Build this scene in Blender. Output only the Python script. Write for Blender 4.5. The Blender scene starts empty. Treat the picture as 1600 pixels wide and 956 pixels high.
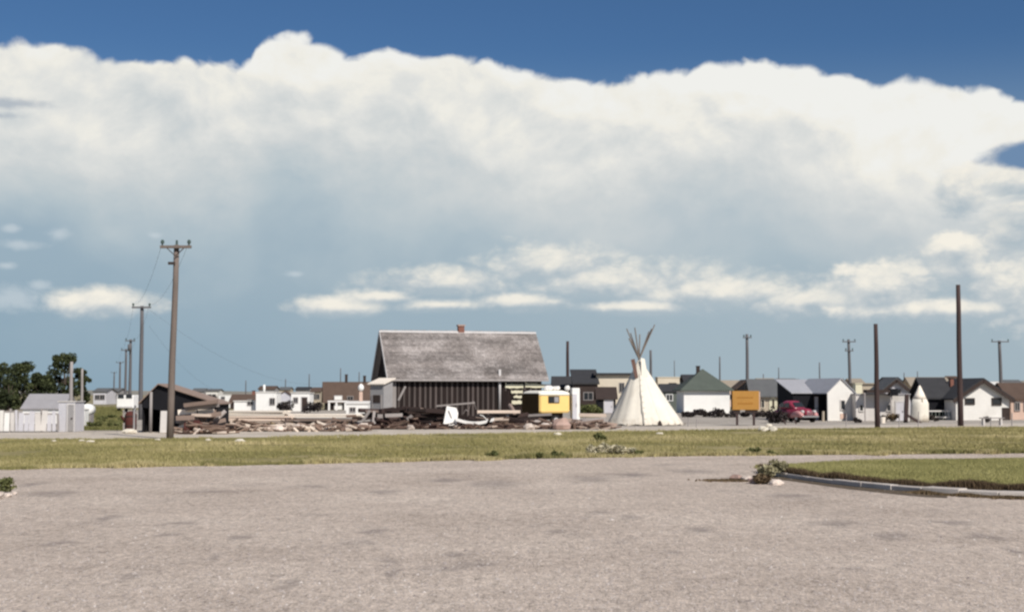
import bpy, math, random
import numpy as np
from mathutils import Vector, Matrix, noise as mnoise
random.seed(7); RNG = np.random.default_rng(7)
SC = bpy.context.scene
COL = SC.collection
R = math.radians

# ------------------------------------------------------------------ camera
F = 2222.0; CAMH = 2.1; PITCH = math.atan(134.0 / F)
cam = bpy.data.cameras.new('camera'); cam.sensor_width = 36.0; cam.lens = 36.0 * F / 1600.0
cam.clip_start = 0.1; cam.clip_end = 20000
camo = bpy.data.objects.new('camera', cam); COL.objects.link(camo)
camo.location = (0, 0, CAMH); camo.rotation_euler = (math.pi / 2 + PITCH, 0, 0)
SC.camera = camo
CP, SP = math.cos(PITCH), math.sin(PITCH)
def ray(px, py):
    xc = (px - 800) / F; yc = -(py - 478) / F
    return xc, CP - yc * SP, SP + yc * CP
def at(px, py, d):
    x, y, z = ray(px, py); s = d / y
    return Vector((x * s, d, CAMH + z * s))
def gp(px, py, z=0.0):
    x, y, zz = ray(px, py); s = (z - CAMH) / zz
    return Vector((x * s, y * s, z))
def PX(px, d): return at(px, 612, d).x
def HZ(py, d): return at(800, py, d).z
def azel(px, py):
    x, y, z = ray(px, py)
    return math.degrees(math.atan2(x, y)), math.degrees(math.atan2(z, math.hypot(x, y)))
def DG(py): return gp(800, py).y

# ------------------------------------------------------------------ look
SC.view_settings.view_transform = 'Standard'; SC.view_settings.look = 'None'
SC.view_settings.exposure = 0.0; SC.view_settings.gamma = 1.0; SC.view_settings.use_curve_mapping = False
SC.cycles.max_bounces = 5; SC.cycles.diffuse_bounces = 3; SC.cycles.use_denoising = True
SC.cycles.filter_width = 2.5

# ------------------------------------------------------------------ node expressions
class E:
    def __init__(s, t, k): s.t = t; s.k = k
    def _m(s, op, *a):
        n = s.t.nodes.new('ShaderNodeMath'); n.operation = op
        for i, v in enumerate((s,) + a):
            if isinstance(v, E): s.t.links.new(v.k, n.inputs[i])
            else: n.inputs[i].default_value = v
        return E(s.t, n.outputs[0])
    def __add__(s, o): return s._m('ADD', o)
    __radd__ = __add__
    def __sub__(s, o): return s._m('SUBTRACT', o)
    def __rsub__(s, o): return (s * -1.0) + o
    def __mul__(s, o): return s._m('MULTIPLY', o)
    __rmul__ = __mul__
    def __truediv__(s, o): return s._m('DIVIDE', o)
    def max(s, o): return s._m('MAXIMUM', o)
    def min(s, o): return s._m('MINIMUM', o)
    def sqrt(s): return s._m('SQRT')
    def step(s, a, b, lo=0.0, hi=1.0):
        n = s.t.nodes.new('ShaderNodeMapRange'); n.interpolation_type = 'SMOOTHSTEP'
        s.t.links.new(s.k, n.inputs[0])
        for i, v in ((1, a), (2, b), (3, lo), (4, hi)): n.inputs[i].default_value = v
        return E(s.t, n.outputs[0])
    def lin(s, a, b, lo=0.0, hi=1.0):
        n = s.t.nodes.new('ShaderNodeMapRange'); s.t.links.new(s.k, n.inputs[0])
        for i, v in ((1, a), (2, b), (3, lo), (4, hi)): n.inputs[i].default_value = v
        return E(s.t, n.outputs[0])
def vec(t, x, y, z=0.0):
    n = t.nodes.new('ShaderNodeCombineXYZ')
    for i, v in enumerate((x, y, z)):
        if isinstance(v, E): t.links.new(v.k, n.inputs[i])
        else: n.inputs[i].default_value = v
    return E(t, n.outputs[0])
def sep(v):
    n = v.t.nodes.new('ShaderNodeSeparateXYZ'); v.t.links.new(v.k, n.inputs[0])
    return [E(v.t, o) for o in n.outputs]
def noi(v, scale, detail=4, rough=0.55, out=0):
    n = v.t.nodes.new('ShaderNodeTexNoise'); v.t.links.new(v.k, n.inputs['Vector'])
    n.inputs['Scale'].default_value = scale; n.inputs['Detail'].default_value = detail; n.inputs['Roughness'].default_value = rough
    return E(v.t, n.outputs[out])
def mixc(t, f, a, b, mode='MIX'):
    n = t.nodes.new('ShaderNodeMix'); n.data_type = 'RGBA'; n.blend_type = mode
    for i, v in ((0, f), (6, a), (7, b)):
        if isinstance(v, E): t.links.new(v.k, n.inputs[i])
        elif i == 0: n.inputs[0].default_value = v
        else: n.inputs[i].default_value = (*v, 1.0)
    return E(t, n.outputs[2])
def ramp(v, stops):
    n = v.t.nodes.new('ShaderNodeValToRGB'); v.t.links.new(v.k, n.inputs[0]); cr = n.color_ramp
    while len(cr.elements) > 1: cr.elements.remove(cr.elements[-1])
    cr.elements[0].position = stops[0][0]; cr.elements[0].color = (*stops[0][1], 1)
    for p, c in stops[1:]:
        e = cr.elements.new(p); e.color = (*c, 1)
    return E(v.t, n.outputs[0])
def s2l(r, g, b):
    f = lambda c: (c / 255 / 12.92) if c <= 10.3 else ((c / 255 + 0.055) / 1.055) ** 2.4
    return (f(r), f(g), f(b))

# ------------------------------------------------------------------ sun and sky
SUN_EL, SUN_AZ = 43.0, 146.0                     # azimuth clockwise from the view direction (+Y)
sd = Vector((math.sin(R(SUN_AZ)) * math.cos(R(SUN_EL)), math.cos(R(SUN_AZ)) * math.cos(R(SUN_EL)), math.sin(R(SUN_EL))))
sun = bpy.data.lights.new('sun', 'SUN'); sun.energy = 5.0; sun.angle = R(0.53); sun.color = (1.0, 0.94, 0.86)
suno = bpy.data.objects.new('sun', sun); COL.objects.link(suno)
suno.rotation_euler = (-sd).to_track_quat('-Z', 'Y').to_euler(); suno.location = (20, -30, 40)

W = bpy.data.worlds.new('World'); SC.world = W; W.use_nodes = True
W.cycles.sampling_method = 'MANUAL'; W.cycles.sample_map_resolution = 256
t = W.node_tree; t.nodes.clear()
SKY_S = 0.085
out = t.nodes.new('ShaderNodeOutputWorld'); bg = t.nodes.new('ShaderNodeBackground'); bg.inputs[1].default_value = SKY_S
t.links.new(bg.outputs[0], out.inputs[0])
sk = t.nodes.new('ShaderNodeTexSky'); sk.sky_type = 'NISHITA'; sk.sun_disc = False
sk.sun_elevation = R(SUN_EL); sk.sun_rotation = R(SUN_AZ); sk.altitude = 900; sk.air_density = 1.0; sk.dust_density = 0.3; sk.ozone_density = 2.5
tc = t.nodes.new('ShaderNodeTexCoord'); D = E(t, tc.outputs['Generated'])
dx, dy, dz = sep(D)
az = dx._m('ARCTAN2', dy) * 57.2958
el = dz._m('ARCSINE') * 57.2958
sky_c = mixc(t, 1.0, E(t, sk.outputs[0]), (0.41, 0.59, 0.76), 'MULTIPLY')    # saturated slide-film blue
K = 1.0 / SKY_S
def CC(r, g, b): return tuple(c * K for c in s2l(r, g, b))
# pale haze towards the horizon
hz_f = el.step(3.0, 14.0, 1.0, 0.0)
hz_c = mixc(t, az.step(-22, 12), CC(138, 164, 182), CC(164, 181, 191))
sky_c = mixc(t, hz_f * 0.97, sky_c, hz_c)
def vm(v, op, b):
    n = v.t.nodes.new('ShaderNodeVectorMath'); n.operation = op; v.t.links.new(v.k, n.inputs[0])
    if isinstance(b, E): v.t.links.new(b.k, n.inputs[1])
    elif b is not None: n.inputs[1].default_value = b
    return E(v.t, n.outputs['Value' if op == 'LENGTH' else 'Vector'])
def ell(v, items):
    """1 at an ellipse's centre, 0 on its rim, negative outside; the largest of all. items: (cx, cy, rx, ry)"""
    m = None
    for (cx, cy, rx, ry) in items:
        g = vm(vm(vm(v, 'SUBTRACT', (cx, cy, 0)), 'MULTIPLY', (1 / rx, 1 / ry, 0)), 'LENGTH', None)
        m = g if m is None else m.min(g)
    return 1.0 - m
P0 = vec(t, az, el)
n_big = noi(vm(P0, 'MULTIPLY', (1, 1.4, 1)), 0.13, 3, 0.5) - 0.5
wq = vec(t, n_big * 3.0, n_big * 2.0)
Pw = vm(P0, 'ADD', wq)
n_mid = noi(vm(Pw, 'MULTIPLY', (1, 1.25, 1)), 0.40, 6, 0.58) - 0.5
n_off = noi(vm(vm(Pw, 'ADD', (0.25, 0.75, 0)), 'MULTIPLY', (1, 1.25, 1)), 0.40, 6, 0.58) - 0.5
rel = n_mid - n_off          # light from above on the billows
n_puf = (noi(Pw, 0.55, 3, 0.42) - 0.5)._m('ABSOLUTE')
n_fin = noi(Pw, 2.2, 3, 0.6) - 0.5
n_str = noi(vm(Pw, 'MULTIPLY', (.5, 2.0, 1)), 0.5, 5, 0.62) - 0.5
prof = [(-260, 60), (0, 60), (90, 60), (130, 72), (180, 88), (300, 90), (378, 96), (408, 62), (440, 47), (500, 62), (556, 84), (600, 70), (640, 76), (720, 86), (800, 98),
        (870, 113), (960, 118), (1010, 108), (1070, 104), (1110, 92), (1180, 85), (1240, 92), (1300, 108), (1370, 124), (1450, 121), (1540, 134), (1600, 150), (1860, 165)]
fc = t.nodes.new('ShaderNodeFloatCurve'); mp = fc.mapping; mp.extend = 'HORIZONTAL'; cv = mp.curves[0]
pts = []
for (a, b) in prof:
    A_, E_ = azel(a, b); pts.append(((A_ + 30) / 60, E_ / 20))
cv.points[0].location = (0.0, pts[0][1]); cv.points[1].location = (1.0, pts[-1][1])
for p in pts: cv.points.new(*p)
mp.update()
t.links.new((az.lin(-30, 30, 0, 1)).k, fc.inputs['Value'])
top = E(t, fc.outputs[0]) * 20.0
dd = top - el + n_puf * 1.5 - 0.2 + n_mid * 0.75 + n_fin * 0.16        # degrees below the ragged upper edge of the bank
m_edge = dd.step(-0.06, 0.30)
m_low = (el + n_big * 6.0 + n_mid * 1.6).step(-0.6, 8.4)
m_bank = m_edge * m_low
fade = dd.step(2.0, 7.5, 1.0, 0.25)
sh = dd / 9.6 - n_big * 0.80 - (n_mid * 0.22 + rel * 0.75) * fade - az * 0.007 + 0.0
bank_c = ramp(sh, [(0.0, CC(240, 240, 236)), (0.15, CC(238, 236, 228)), (0.30, CC(224, 225, 222)), (0.50, CC(206, 211, 212)), (0.80, CC(180, 194, 201)), (1.0, CC(164, 182, 193))])
col = mixc(t, m_bank, sky_c, bank_c)
# smaller clouds: (px, py, half width px, half height px)
def cloud(col, items, colour, nz, soft, amp, op=1.0):
    q = []
    for (px, py, wx, wy) in items:
        a0, e0 = azel(px, py); q.append((a0, e0, wx / F * 57.3, wy / F * 57.3))
    g = ell(P0, q); m = (g + nz * amp).step(0.0, soft) * op
    if colour is None:       # sunlit tops, grey undersides
        up = ell(vm(P0, 'ADD', (0, 0.28, 0)), q)
        colour = ramp((g - up) * 1.1 + rel * 1.3 + n_pf2 * 1.3 + n_str * 0.4 + 0.34, [(0.05, CC(176, 189, 197)), (0.42, CC(204, 209, 210)), (0.70, CC(232, 230, 222)), (0.95, CC(245, 240, 228))])
    return mixc(t, m, col, colour)
n_pf2 = (noi(vm(P0, 'MULTIPLY', (1, 1.5, 1)), 0.9, 4, 0.5) - 0.5)._m('ABSOLUTE')
nz = n_str * 1.1 + n_mid * 0.9 + n_pf2 * 1.3 + n_fin * 0.4 - 0.12
col = cloud(col, [(10, 162, 110, 13), (-20, 180, 100, 9)], CC(158, 170, 184), nz, 0.8, 0.9, 0.7)
col = cloud(col, [(165, 472, 105, 30), (525, 478, 92, 21)], None, nz + 0.1, 0.7, 0.6, 0.97)
col = cloud(col, [(30, 382, 48, 11), (92, 366, 24, 16), (242, 368, 18, 8), (10, 415, 22, 8), (60, 445, 26, 12), (20, 465, 60, 30), (18, 357, 20, 9), (460, 428, 22, 8)], CC(196, 207, 214), nz, 0.9, 0.9, 0.7)
col = cloud(col, [(700, 442, 150, 28), (855, 416, 120, 38), (960, 440, 210, 40), (1120, 458, 220, 36), (690, 476, 90, 15), (820, 470, 110, 20), (1000, 478, 150, 16), (1270, 470, 170, 32), (600, 462, 70, 16)],
            None, nz + 0.30, 1.0, 0.9, 0.92)
col = cloud(col, [(1385, 450, 95, 46), (1505, 405, 55, 50), (1600, 445, 110, 80), (1570, 360, 60, 40), (1480, 482, 200, 24), (1800, 440, 160, 80)], None, nz + 0.22, 0.7, 1.0, 0.97)
col = cloud(col, [(1600, 282, 85, 30), (1500, 305, 45, 50), (1640, 330, 100, 40), (1490, 385, 40, 30)], None, nz + 0.2, 0.55, 0.9, 0.95)
col = cloud(col, [(1680, 238, 150, 30)], CC(98, 132, 170), nz, 0.3, 0.25, 0.95)
t.links.new(col.k, bg.inputs[0])

# ------------------------------------------------------------------ mesh helpers
class MB:
    def __init__(s): s.v = []; s.f = []; s.t = []
    def add(s, vs, fs, tint=0.5):
        o = len(s.v); s.v += [tuple(v) for v in vs]; s.f += [tuple(i + o for i in f) for f in fs]; s.t += [tint] * len(fs); return s
    def box(s, c, d, rz=0.0, M=None, tint=0.5):
        m = M if M is not None else Matrix.Rotation(rz, 3, 'Z'); c = Vector(c); h = [k / 2 for k in d]
        vs = [c + m @ Vector((x * h[0], y * h[1], z * h[2])) for z in (-1, 1) for y in (-1, 1) for x in (-1, 1)]
        return s.add(vs, [(0, 2, 3, 1), (4, 5, 7, 6), (0, 1, 5, 4), (2, 6, 7, 3), (0, 4, 6, 2), (1, 3, 7, 5)], tint)
    def b2(s, lo, hi): return s.box([(a + b) / 2 for a, b in zip(lo, hi)], [abs(b - a) for a, b in zip(lo, hi)])
    def beam(s, a, b, w, h, roll=0.0):
        a = Vector(a); b = Vector(b); d = b - a; q = d.to_track_quat('X', 'Z').to_matrix() @ Matrix.Rotation(roll, 3, 'X')
        return s.box((a + b) / 2, (d.length, w, h), M=q)
    def tube(s, a, b, r0, r1, n=8):
        a = Vector(a); b = Vector(b); q = (b - a).to_track_quat('Z', 'Y').to_matrix()
        vs = [a + q @ Vector((math.cos(k * 2 * math.pi / n) * r0, math.sin(k * 2 * math.pi / n) * r0, 0)) for k in range(n)]
        vs += [b + q @ Vector((math.cos(k * 2 * math.pi / n) * r1, math.sin(k * 2 * math.pi / n) * r1, 0)) for k in range(n)]
        fs = [(k, (k + 1) % n, n + (k + 1) % n, n + k) for k in range(n)] + [tuple(reversed(range(n))), tuple(range(n, 2 * n))]
        return s.add(vs, fs)
    def loft(s, rings, cap=True):
        n = len(rings[0]); vs = [p for r in rings for p in r]; fs = []
        for i in range(len(rings) - 1):
            for k in range(n): fs.append((i * n + k, i * n + (k + 1) % n, (i + 1) * n + (k + 1) % n, (i + 1) * n + k))
        if cap: fs += [tuple(reversed(range(n))), tuple(range((len(rings) - 1) * n, len(rings) * n))]
        return s.add(vs, fs)
    def prism(s, prof, a, b, axis='y'):
        f = (lambda p, k: (p[0], k, p[1])) if axis == 'y' else (lambda p, k: (k, p[0], p[1]))
        return s.loft([[f(p, a) for p in prof], [f(p, b) for p in prof]])
    def rock(s, c, r, sq=(1, 1, .7), seed=0):
        rings = []; n = 9
        for i in range(1, 6):
            th = math.pi * i / 6; ring = []
            for k in range(n):
                ph = 2 * math.pi * k / n; d = Vector((math.sin(th) * math.cos(ph), math.sin(th) * math.sin(ph), -math.cos(th)))
                q = 1 + .42 * mnoise.noise(d * 1.4 + Vector((seed * 3.1, seed, 0)))
                ring.append((c[0] + d.x * r * sq[0] * q, c[1] + d.y * r * sq[1] * q, c[2] + d.z * r * sq[2] * q))
            rings.append(ring)
        return s.loft(rings)
    def mesh(s, name, tint=False):
        m = bpy.data.meshes.new(name); m.from_pydata(s.v, [], s.f); m.validate()
        if tint:
            a = m.attributes.new('tint', 'FLOAT', 'FACE'); a.data.foreach_set('value', s.t[:len(m.polygons)])
        return m
def link(name, me, m, parent=None, loc=None, smooth=False):
    if m is not None: me.materials.clear(); me.materials.append(m)
    if smooth: me.polygons.foreach_set('use_smooth', [True] * len(me.polygons))
    o = bpy.data.objects.new(name, me); COL.objects.link(o)
    if parent: o.parent = parent
    if loc is not None: o.location = loc
    return o
def fixn(me):
    import bmesh
    b = bmesh.new(); b.from_mesh(me); bmesh.ops.recalc_face_normals(b, faces=b.faces); b.to_mesh(me); b.free()
def part(name, mb, m, parent=None, smooth=False, tint=False, loc=None, bevel=0):
    me = mb.mesh(name, tint)
    if not tint: fixn(me)
    o = link(name, me, m, parent, loc, smooth)
    if bevel:
        k = o.modifiers.new('bevel', 'BEVEL'); k.width = bevel; k.segments = 2; k.limit_method = 'ANGLE'
    return o
def tag(o, label, cat, group=None):
    o['label'] = label; o['category'] = cat
    if group: o['group'] = group
    return o
def thing(name, label, cat, loc, rz=0.0, group=None):
    o = bpy.data.objects.new(name, None); COL.objects.link(o); o.location = loc; o.rotation_euler = (0, 0, rz)
    o.empty_display_size = .3
    return tag(o, label, cat, group)
def setting(o, label=None, kind='structure'):
    o['kind'] = kind
    if label: o['label'] = label
    return o
def tris(name, V, Fa, m, tint=None):
    me = bpy.data.meshes.new(name); nf = len(Fa); k = Fa.shape[1]
    me.vertices.add(len(V)); me.vertices.foreach_set('co', V.astype(np.float32).ravel())
    me.loops.add(nf * k); me.loops.foreach_set('vertex_index', Fa.astype(np.int32).ravel())
    me.polygons.add(nf); me.polygons.foreach_set('loop_start', np.arange(0, nf * k, k, dtype=np.int32))
    me.update(calc_edges=True)
    if tint is not None:
        a = me.attributes.new('tint', 'FLOAT', 'FACE'); a.data.foreach_set('value', tint.astype(np.float32))
    me.materials.append(m)
    return me

# ------------------------------------------------------------------ materials
MATS = {}
def pmat(name, c, rough=.85, var=.25, scale=2.0, st=(1, 1, 1), bump=.25, bs=18.0, rnd=0.0, metal=0.0, spec=.25, c2=None, stain=0.0, tint=0.0, bd=.02):
    m = bpy.data.materials.new(name); m.use_nodes = True; t = m.node_tree; p = t.nodes['Principled BSDF']
    p.inputs['Roughness'].default_value = rough; p.inputs['Metallic'].default_value = metal; p.inputs['Specular IOR Level'].default_value = spec
    tc = t.nodes.new('ShaderNodeTexCoord'); mp = t.nodes.new('ShaderNodeMapping'); mp.inputs['Scale'].default_value = st
    t.links.new(tc.outputs['Object'], mp.inputs[0]); v = E(t, mp.outputs[0])
    n1 = noi(v, scale, 6, .62); n2 = noi(v, scale * 6.5, 4, .6)
    f = (n1 - .5) * (var * 3.0) + (n2 - .5) * (var * 1.6) + 1.0
    if rnd or tint: oi = t.nodes.new('ShaderNodeObjectInfo')
    if rnd: f = f * E(t, oi.outputs['Random']).lin(0, 1, 1 - rnd, 1 + rnd)
    if tint:
        at_ = t.nodes.new('ShaderNodeAttribute'); at_.attribute_name = 'tint'
        f = f * E(t, at_.outputs['Fac']).lin(0, 1, 1 - tint, 1 + tint)
    base = mixc(t, n1.step(.38, .66), c, c2) if c2 else None
    g = vec(t, f, f, f)
    colr = mixc(t, 1.0, base if base else c, g, 'MULTIPLY')
    if stain:
        n3 = noi(v, scale * .35, 5, .6); colr = mixc(t, n3.step(.52, .72) * stain, colr, (.16, .12, .085))
    t.links.new(colr.k, p.inputs['Base Color'])
    if bump:
        b = t.nodes.new('ShaderNodeBump'); b.inputs['Strength'].default_value = bump; b.inputs['Distance'].default_value = bd
        t.links.new(noi(v, bs, 5, .65).k, b.inputs['Height']); t.links.new(b.outputs[0], p.inputs['Normal'])
    MATS[name] = m; return m
pmat('white_paint', (.80, .79, .76), .7, .05, 1.2, stain=.10)
pmat('white_wall', (.70, .68, .64), .8, .09, .9, bump=.15, stain=.32)
pmat('grimy_white', (.60, .57, .54), .85, .13, .8, stain=.42)
pmat('lavender_white', (.55, .54, .57), .85, .1, 1.0, stain=.15)
pmat('cream_wall', (.62, .55, .44), .85, .1, 1.0, stain=.2)
pmat('tan_wall', (.42, .36, .28), .85, .12, 1.0)
pmat('pink_wall', (.58, .42, .34), .85, .12, 1.2, stain=.2)
pmat('grey_wall', (.30, .29, .29), .85, .15, 1.0, stain=.2)
pmat('green_wall', (.11, .125, .11), .85, .2, 1.0)
pmat('dark_roof', (.042, .042, .045), .9, .2, 1.5)
pmat('grey_roof', (.115, .118, .12), .9, .18, 1.2)
pmat('green_roof', (.085, .10, .085), .9, .15, 1.2)
pmat('brown_roof', (.10, .068, .052), .9, .2, 1.5)
pmat('tan_roof', (.30, .255, .20), .9, .15, 1.5)
pmat('tin_roof', (.40, .40, .42), .55, .12, .8, st=(4, 1, 1), metal=.1)
pmat('pale_roof', (.30, .29, .30), .8, .15, 1.0)
pmat('dark_trim', (.045, .032, .028), .85, .2, 2)
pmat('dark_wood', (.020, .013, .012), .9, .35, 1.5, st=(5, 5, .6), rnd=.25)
pmat('batten_wood', (.088, .072, .067), .9, .22, 1.5, st=(5, 5, .6), rnd=.30)
pmat('grey_wood', (.30, .275, .265), .9, .2, 1.5, st=(5, 5, .6), rnd=.15)
pmat('pale_trim', (.52, .50, .49), .85, .12, 1.5)
pmat('shingle', (.215, .190, .178), .9, .22, .55, c2=(.29, .262, .25), bump=.3, bs=25, tint=.42)
pmat('black_shade', (.010, .010, .013), .95, .3, 1)  # black carrying interior shade in its colour; also plain black walls
pmat('glass', (.025, .028, .032), .12, .1, 1, bump=0, spec=.5)
pmat('brick_red', (.22, .10, .075), .9, .25, 8)
pmat('pole_wood', (.155, .125, .110), .9, .22, 1.2, st=(5, 5, .35), rnd=.15)
pmat('pole_dark', (.055, .036, .034), .9, .25, 1.2, st=(5, 5, .35), rnd=.15)
pmat('pole_far', (.12, .115, .12), .9, .1, 1)
pmat('insulator', (.06, .09, .08), .2, .1, 5, bump=0, spec=.5)
pmat('canvas', (.72, .675, .585), .9, .07, .8, bump=.3, bs=5, stain=.16, bd=.05)
pmat('canvas_brown', (.13, .075, .06), .9, .25, 2)
pmat('tipi_pole', (.20, .165, .14), .85, .2, 3)
pmat('pale_plank', (.70, .57, .47), .88, .14, 1.2, st=(.5, 5, 5), rnd=.22)
pmat('cream_plank', (.80, .72, .62), .88, .10, 1.2, st=(.5, 5, 5), rnd=.16)
pmat('mid_plank', (.27, .20, .165), .9, .22, 1.2, st=(.5, 5, 5), rnd=.4)
pmat('dark_plank', (.045, .030, .027), .9, .3, 1.2, st=(.5, 5, 5), rnd=.6)
pmat('grey_plank', (.36, .32, .30), .9, .2, 1.2, st=(.5, 5, 5), rnd=.35)
pmat('log_end', (.33, .25, .20), .9, .2, 4, rnd=.3)
pmat('rust', (.105, .030, .024), .85, .4, 3, c2=(.06, .026, .022))
pmat('rock_pale', (.56, .48, .42), .9, .2, 2.5, rnd=.25)
pmat('rock_pink', (.40, .28, .235), .9, .2, 2.5, rnd=.2)
pmat('rock_white', (.60, .55, .46), .9, .1, 3, rnd=.1)
pmat('white_sheet', (.82, .80, .76), .6, .06, 1.5, stain=.15)
pmat('yellow_paint', (.84, .585, .21), .55, .06, 1.5, spec=.35)
pmat('brown_shade', (.060, .036, .012), .8, .3, 2)  # yellow paint's shaded side, put into a dark brown colour
pmat('trailer_white', (.82, .79, .70), .55, .05, 1.5)
pmat('maroon', (.25, .028, .055), .35, .12, 1.5, c2=(.30, .05, .08), bump=0, spec=.5)
pmat('pink_highlight', (.50, .22, .225), .5, .12, 2.0, c2=(.56, .30, .28), bump=0)  # maroon's sunlit highlight painted as a lighter pink
pmat('rubber', (.018, .017, .017), .9, .2, 5)
pmat('chrome', (.5, .5, .5), .3, .1, 3, metal=.8, bump=0)
pmat('orange_board', (.44, .225, .055), .75, .10, 1.6)
pmat('orange_dark', (.36, .165, .030), .8, .15, 4)
pmat('sign_cream', (.66, .62, .46), .8, .1, 3, rnd=.06)
pmat('concrete', (.52, .47, .425), .9, .2, 1.5, bump=.5, bs=18, rnd=.12, stain=.35)
pmat('dark_ground', (.10, .075, .05), .95, .3, 2)
pmat('tar', (.17, .155, .15), .8, .2, 3)
pmat('bark', (.09, .07, .055), .95, .3, 6)
def leafmat(name, a, b, c):
    m = bpy.data.materials.new(name); m.use_nodes = True; t = m.node_tree; p = t.nodes['Principled BSDF']
    p.inputs['Roughness'].default_value = .8; p.inputs['Specular IOR Level'].default_value = .15
    q = t.nodes.new('ShaderNodeAttribute'); q.attribute_name = 'tint'
    t.links.new(ramp(E(t, q.outputs['Fac']), [(0, a), (.5, b), (1, c)]).k, p.inputs['Base Color'])
    MATS[name] = m
leafmat('leaf_dark', (.022, .028, .016), (.045, .056, .024), (.095, .105, .042))
leafmat('leaf_blue', (.03, .042, .042), (.05, .062, .058), (.09, .10, .085))
leafmat('weed_green', (.05, .06, .02), (.10, .11, .04), (.19, .19, .08))
leafmat('weed_brown', (.06, .038, .025), (.12, .085, .05), (.26, .19, .11))
leafmat('sage_pale', (.30, .28, .18), (.50, .45, .32), (.68, .62, .46))
leafmat('hedge_dark', (.022, .018, .022), (.045, .036, .036), (.09, .075, .06))
leafmat('grass_blade', (.12, .125, .045), (.305, .27, .118), (.58, .49, .28))

def gmat(name, build):
    m = bpy.data.materials.new(name); m.use_nodes = True; t = m.node_tree; p = t.nodes['Principled BSDF']
    p.inputs['Roughness'].default_value = .95; p.inputs['Specular IOR Level'].default_value = .1
    g = t.nodes.new('ShaderNodeNewGeometry'); build(t, p, E(t, g.outputs['Position'])); MATS[name] = m; return m
def bumpto(t, p, h, s, d):
    b = t.nodes.new('ShaderNodeBump'); b.inputs['Strength'].default_value = s; b.inputs['Distance'].default_value = d
    t.links.new(h.k, b.inputs['Height']); t.links.new(b.outputs[0], p.inputs['Normal'])
def m_plain(t, p, v):
    c = ramp(noi(v, .035, 6, .6), [(.3, (.17, .155, .075)), (.5, (.25, .215, .125)), (.68, (.33, .285, .20))])
    f = noi(v, 1.3, 5, .65).lin(.25, .75, .75, 1.25); t.links.new(mixc(t, 1, c, vec(t, f, f, f), 'MULTIPLY').k, p.inputs['Base Color'])
gmat('plain', m_plain)
def m_yard(t, p, v):
    c = ramp(noi(v, .22, 6, .62), [(.3, (.27, .235, .20)), (.5, (.36, .325, .285)), (.7, (.46, .42, .365))])
    f = noi(v, 3.0, 5, .65).lin(.25, .75, .8, 1.2); t.links.new(mixc(t, 1, c, vec(t, f, f, f), 'MULTIPLY').k, p.inputs['Base Color'])
    bumpto(t, p, noi(v, 4, 5, .6), .5, .05)
gmat('yard', m_yard)
def m_track(t, p, v):
    c = ramp(noi(v, .3, 6, .62), [(.3, (.42, .365, .30)), (.6, (.54, .48, .41))])
    f = noi(v, 4.0, 5, .65).lin(.25, .75, .85, 1.15); t.links.new(mixc(t, 1, c, vec(t, f, f, f), 'MULTIPLY').k, p.inputs['Base Color'])
gmat('track', m_track)
def m_turf(t, p, v):
    c = ramp(noi(v, .28, 6, .62), [(.3, (.18, .165, .07)), (.5, (.25, .215, .10)), (.7, (.36, .30, .17))])
    f = noi(v, 5.0, 5, .65).lin(.25, .75, .8, 1.2); t.links.new(mixc(t, 1, c, vec(t, f, f, f), 'MULTIPLY').k, p.inputs['Base Color'])
    bumpto(t, p, noi(v, 5, 5, .6), .6, .06)
gmat('turf', m_turf)
TAR = [(605, 880, 26, 10), (618, 893, 14, 6), (452, 912, 20, 10), (430, 903, 8, 6), (205, 900, 16, 10), (385, 837, 32, 4), (260, 835, 30, 4), (280, 818, 34, 4), (165, 810, 26, 7), (340, 869, 9, 6),
       (775, 756, 60, 8), (700, 750, 44, 4), (920, 748, 50, 7), (990, 742, 50, 4), (1080, 736, 60, 4), (80, 771, 60, 6), (50, 757, 20, 6), (985, 808, 26, 5), (1095, 826, 30, 5), (940, 800, 30, 4),
       (715, 868, 34, 3), (760, 880, 26, 3), (590, 828, 24, 4), (330, 768, 60, 3), (1310, 817, 60, 5), (1400, 836, 50, 5), (1540, 838, 40, 6), (1170, 944, 26, 4), (1050, 862, 20, 4), (870, 830, 24, 4), (1240, 775, 50, 5), (1480, 815, 60, 4), (600, 768, 40, 4), (480, 760, 40, 3), (95, 848, 26, 5), (1340, 890, 22, 4), (530, 892, 16, 4), (1590, 860, 16, 5)]
def m_lot(t, p, v):
    x, y, z = sep(v)
    w = noi(v, 1.6, 5, .65) - .5; w2 = noi(v, .45, 4, .6) - .5
    big = noi(v, .24, 6, .65)
    c = ramp(big, [(.28, (.41, .34, .285)), (.5, (.505, .425, .36)), (.72, (.585, .50, .425))])
    vs = vm(v, 'MULTIPLY', (1, .38, 1)); sp = noi(vs, 26, 3, .8); sp2 = noi(vs, 9, 4, .7); sp3 = noi(v, 75, 2, .8)
    f = (sp - .5) * 2.0 + (sp2 - .5) * 1.4 + (sp3 - .5) * 1.2 + (noi(vs, 3.4, 4, .7) - .5) * .6 + 1.0
    c = mixc(t, 1, c, vec(t, f, f, f), 'MULTIPLY')
    # scuffs and worn streaks
    sv = vec(t, x * .55 + w * .6, y * .42 + w, 2.0)
    c = mixc(t, noi(sv, 1.0, 6, .7).step(.56, .70) * .42, c, (.235, .205, .19))
    q = vm(v, 'ADD', vec(t, w * .55, w * 1.6 + w2 * 1.2))
    m = ell(q, [(gp(a, b).x, gp(a, b).y, rx * gp(a, b).y / F, ry * gp(a, b).y ** 2 / 4666 * 1.15) for (a, b, rx, ry) in TAR])
    c = mixc(t, (m + w * 1.6).step(-.15, 1.0) * .55, c, (.19, .165, .155))
    t.links.new(c.k, p.inputs['Base Color'])
    bumpto(t, p, sp + sp2 * .8 + sp3 * .5, .75, .035)
gmat('lot', m_lot)
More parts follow.
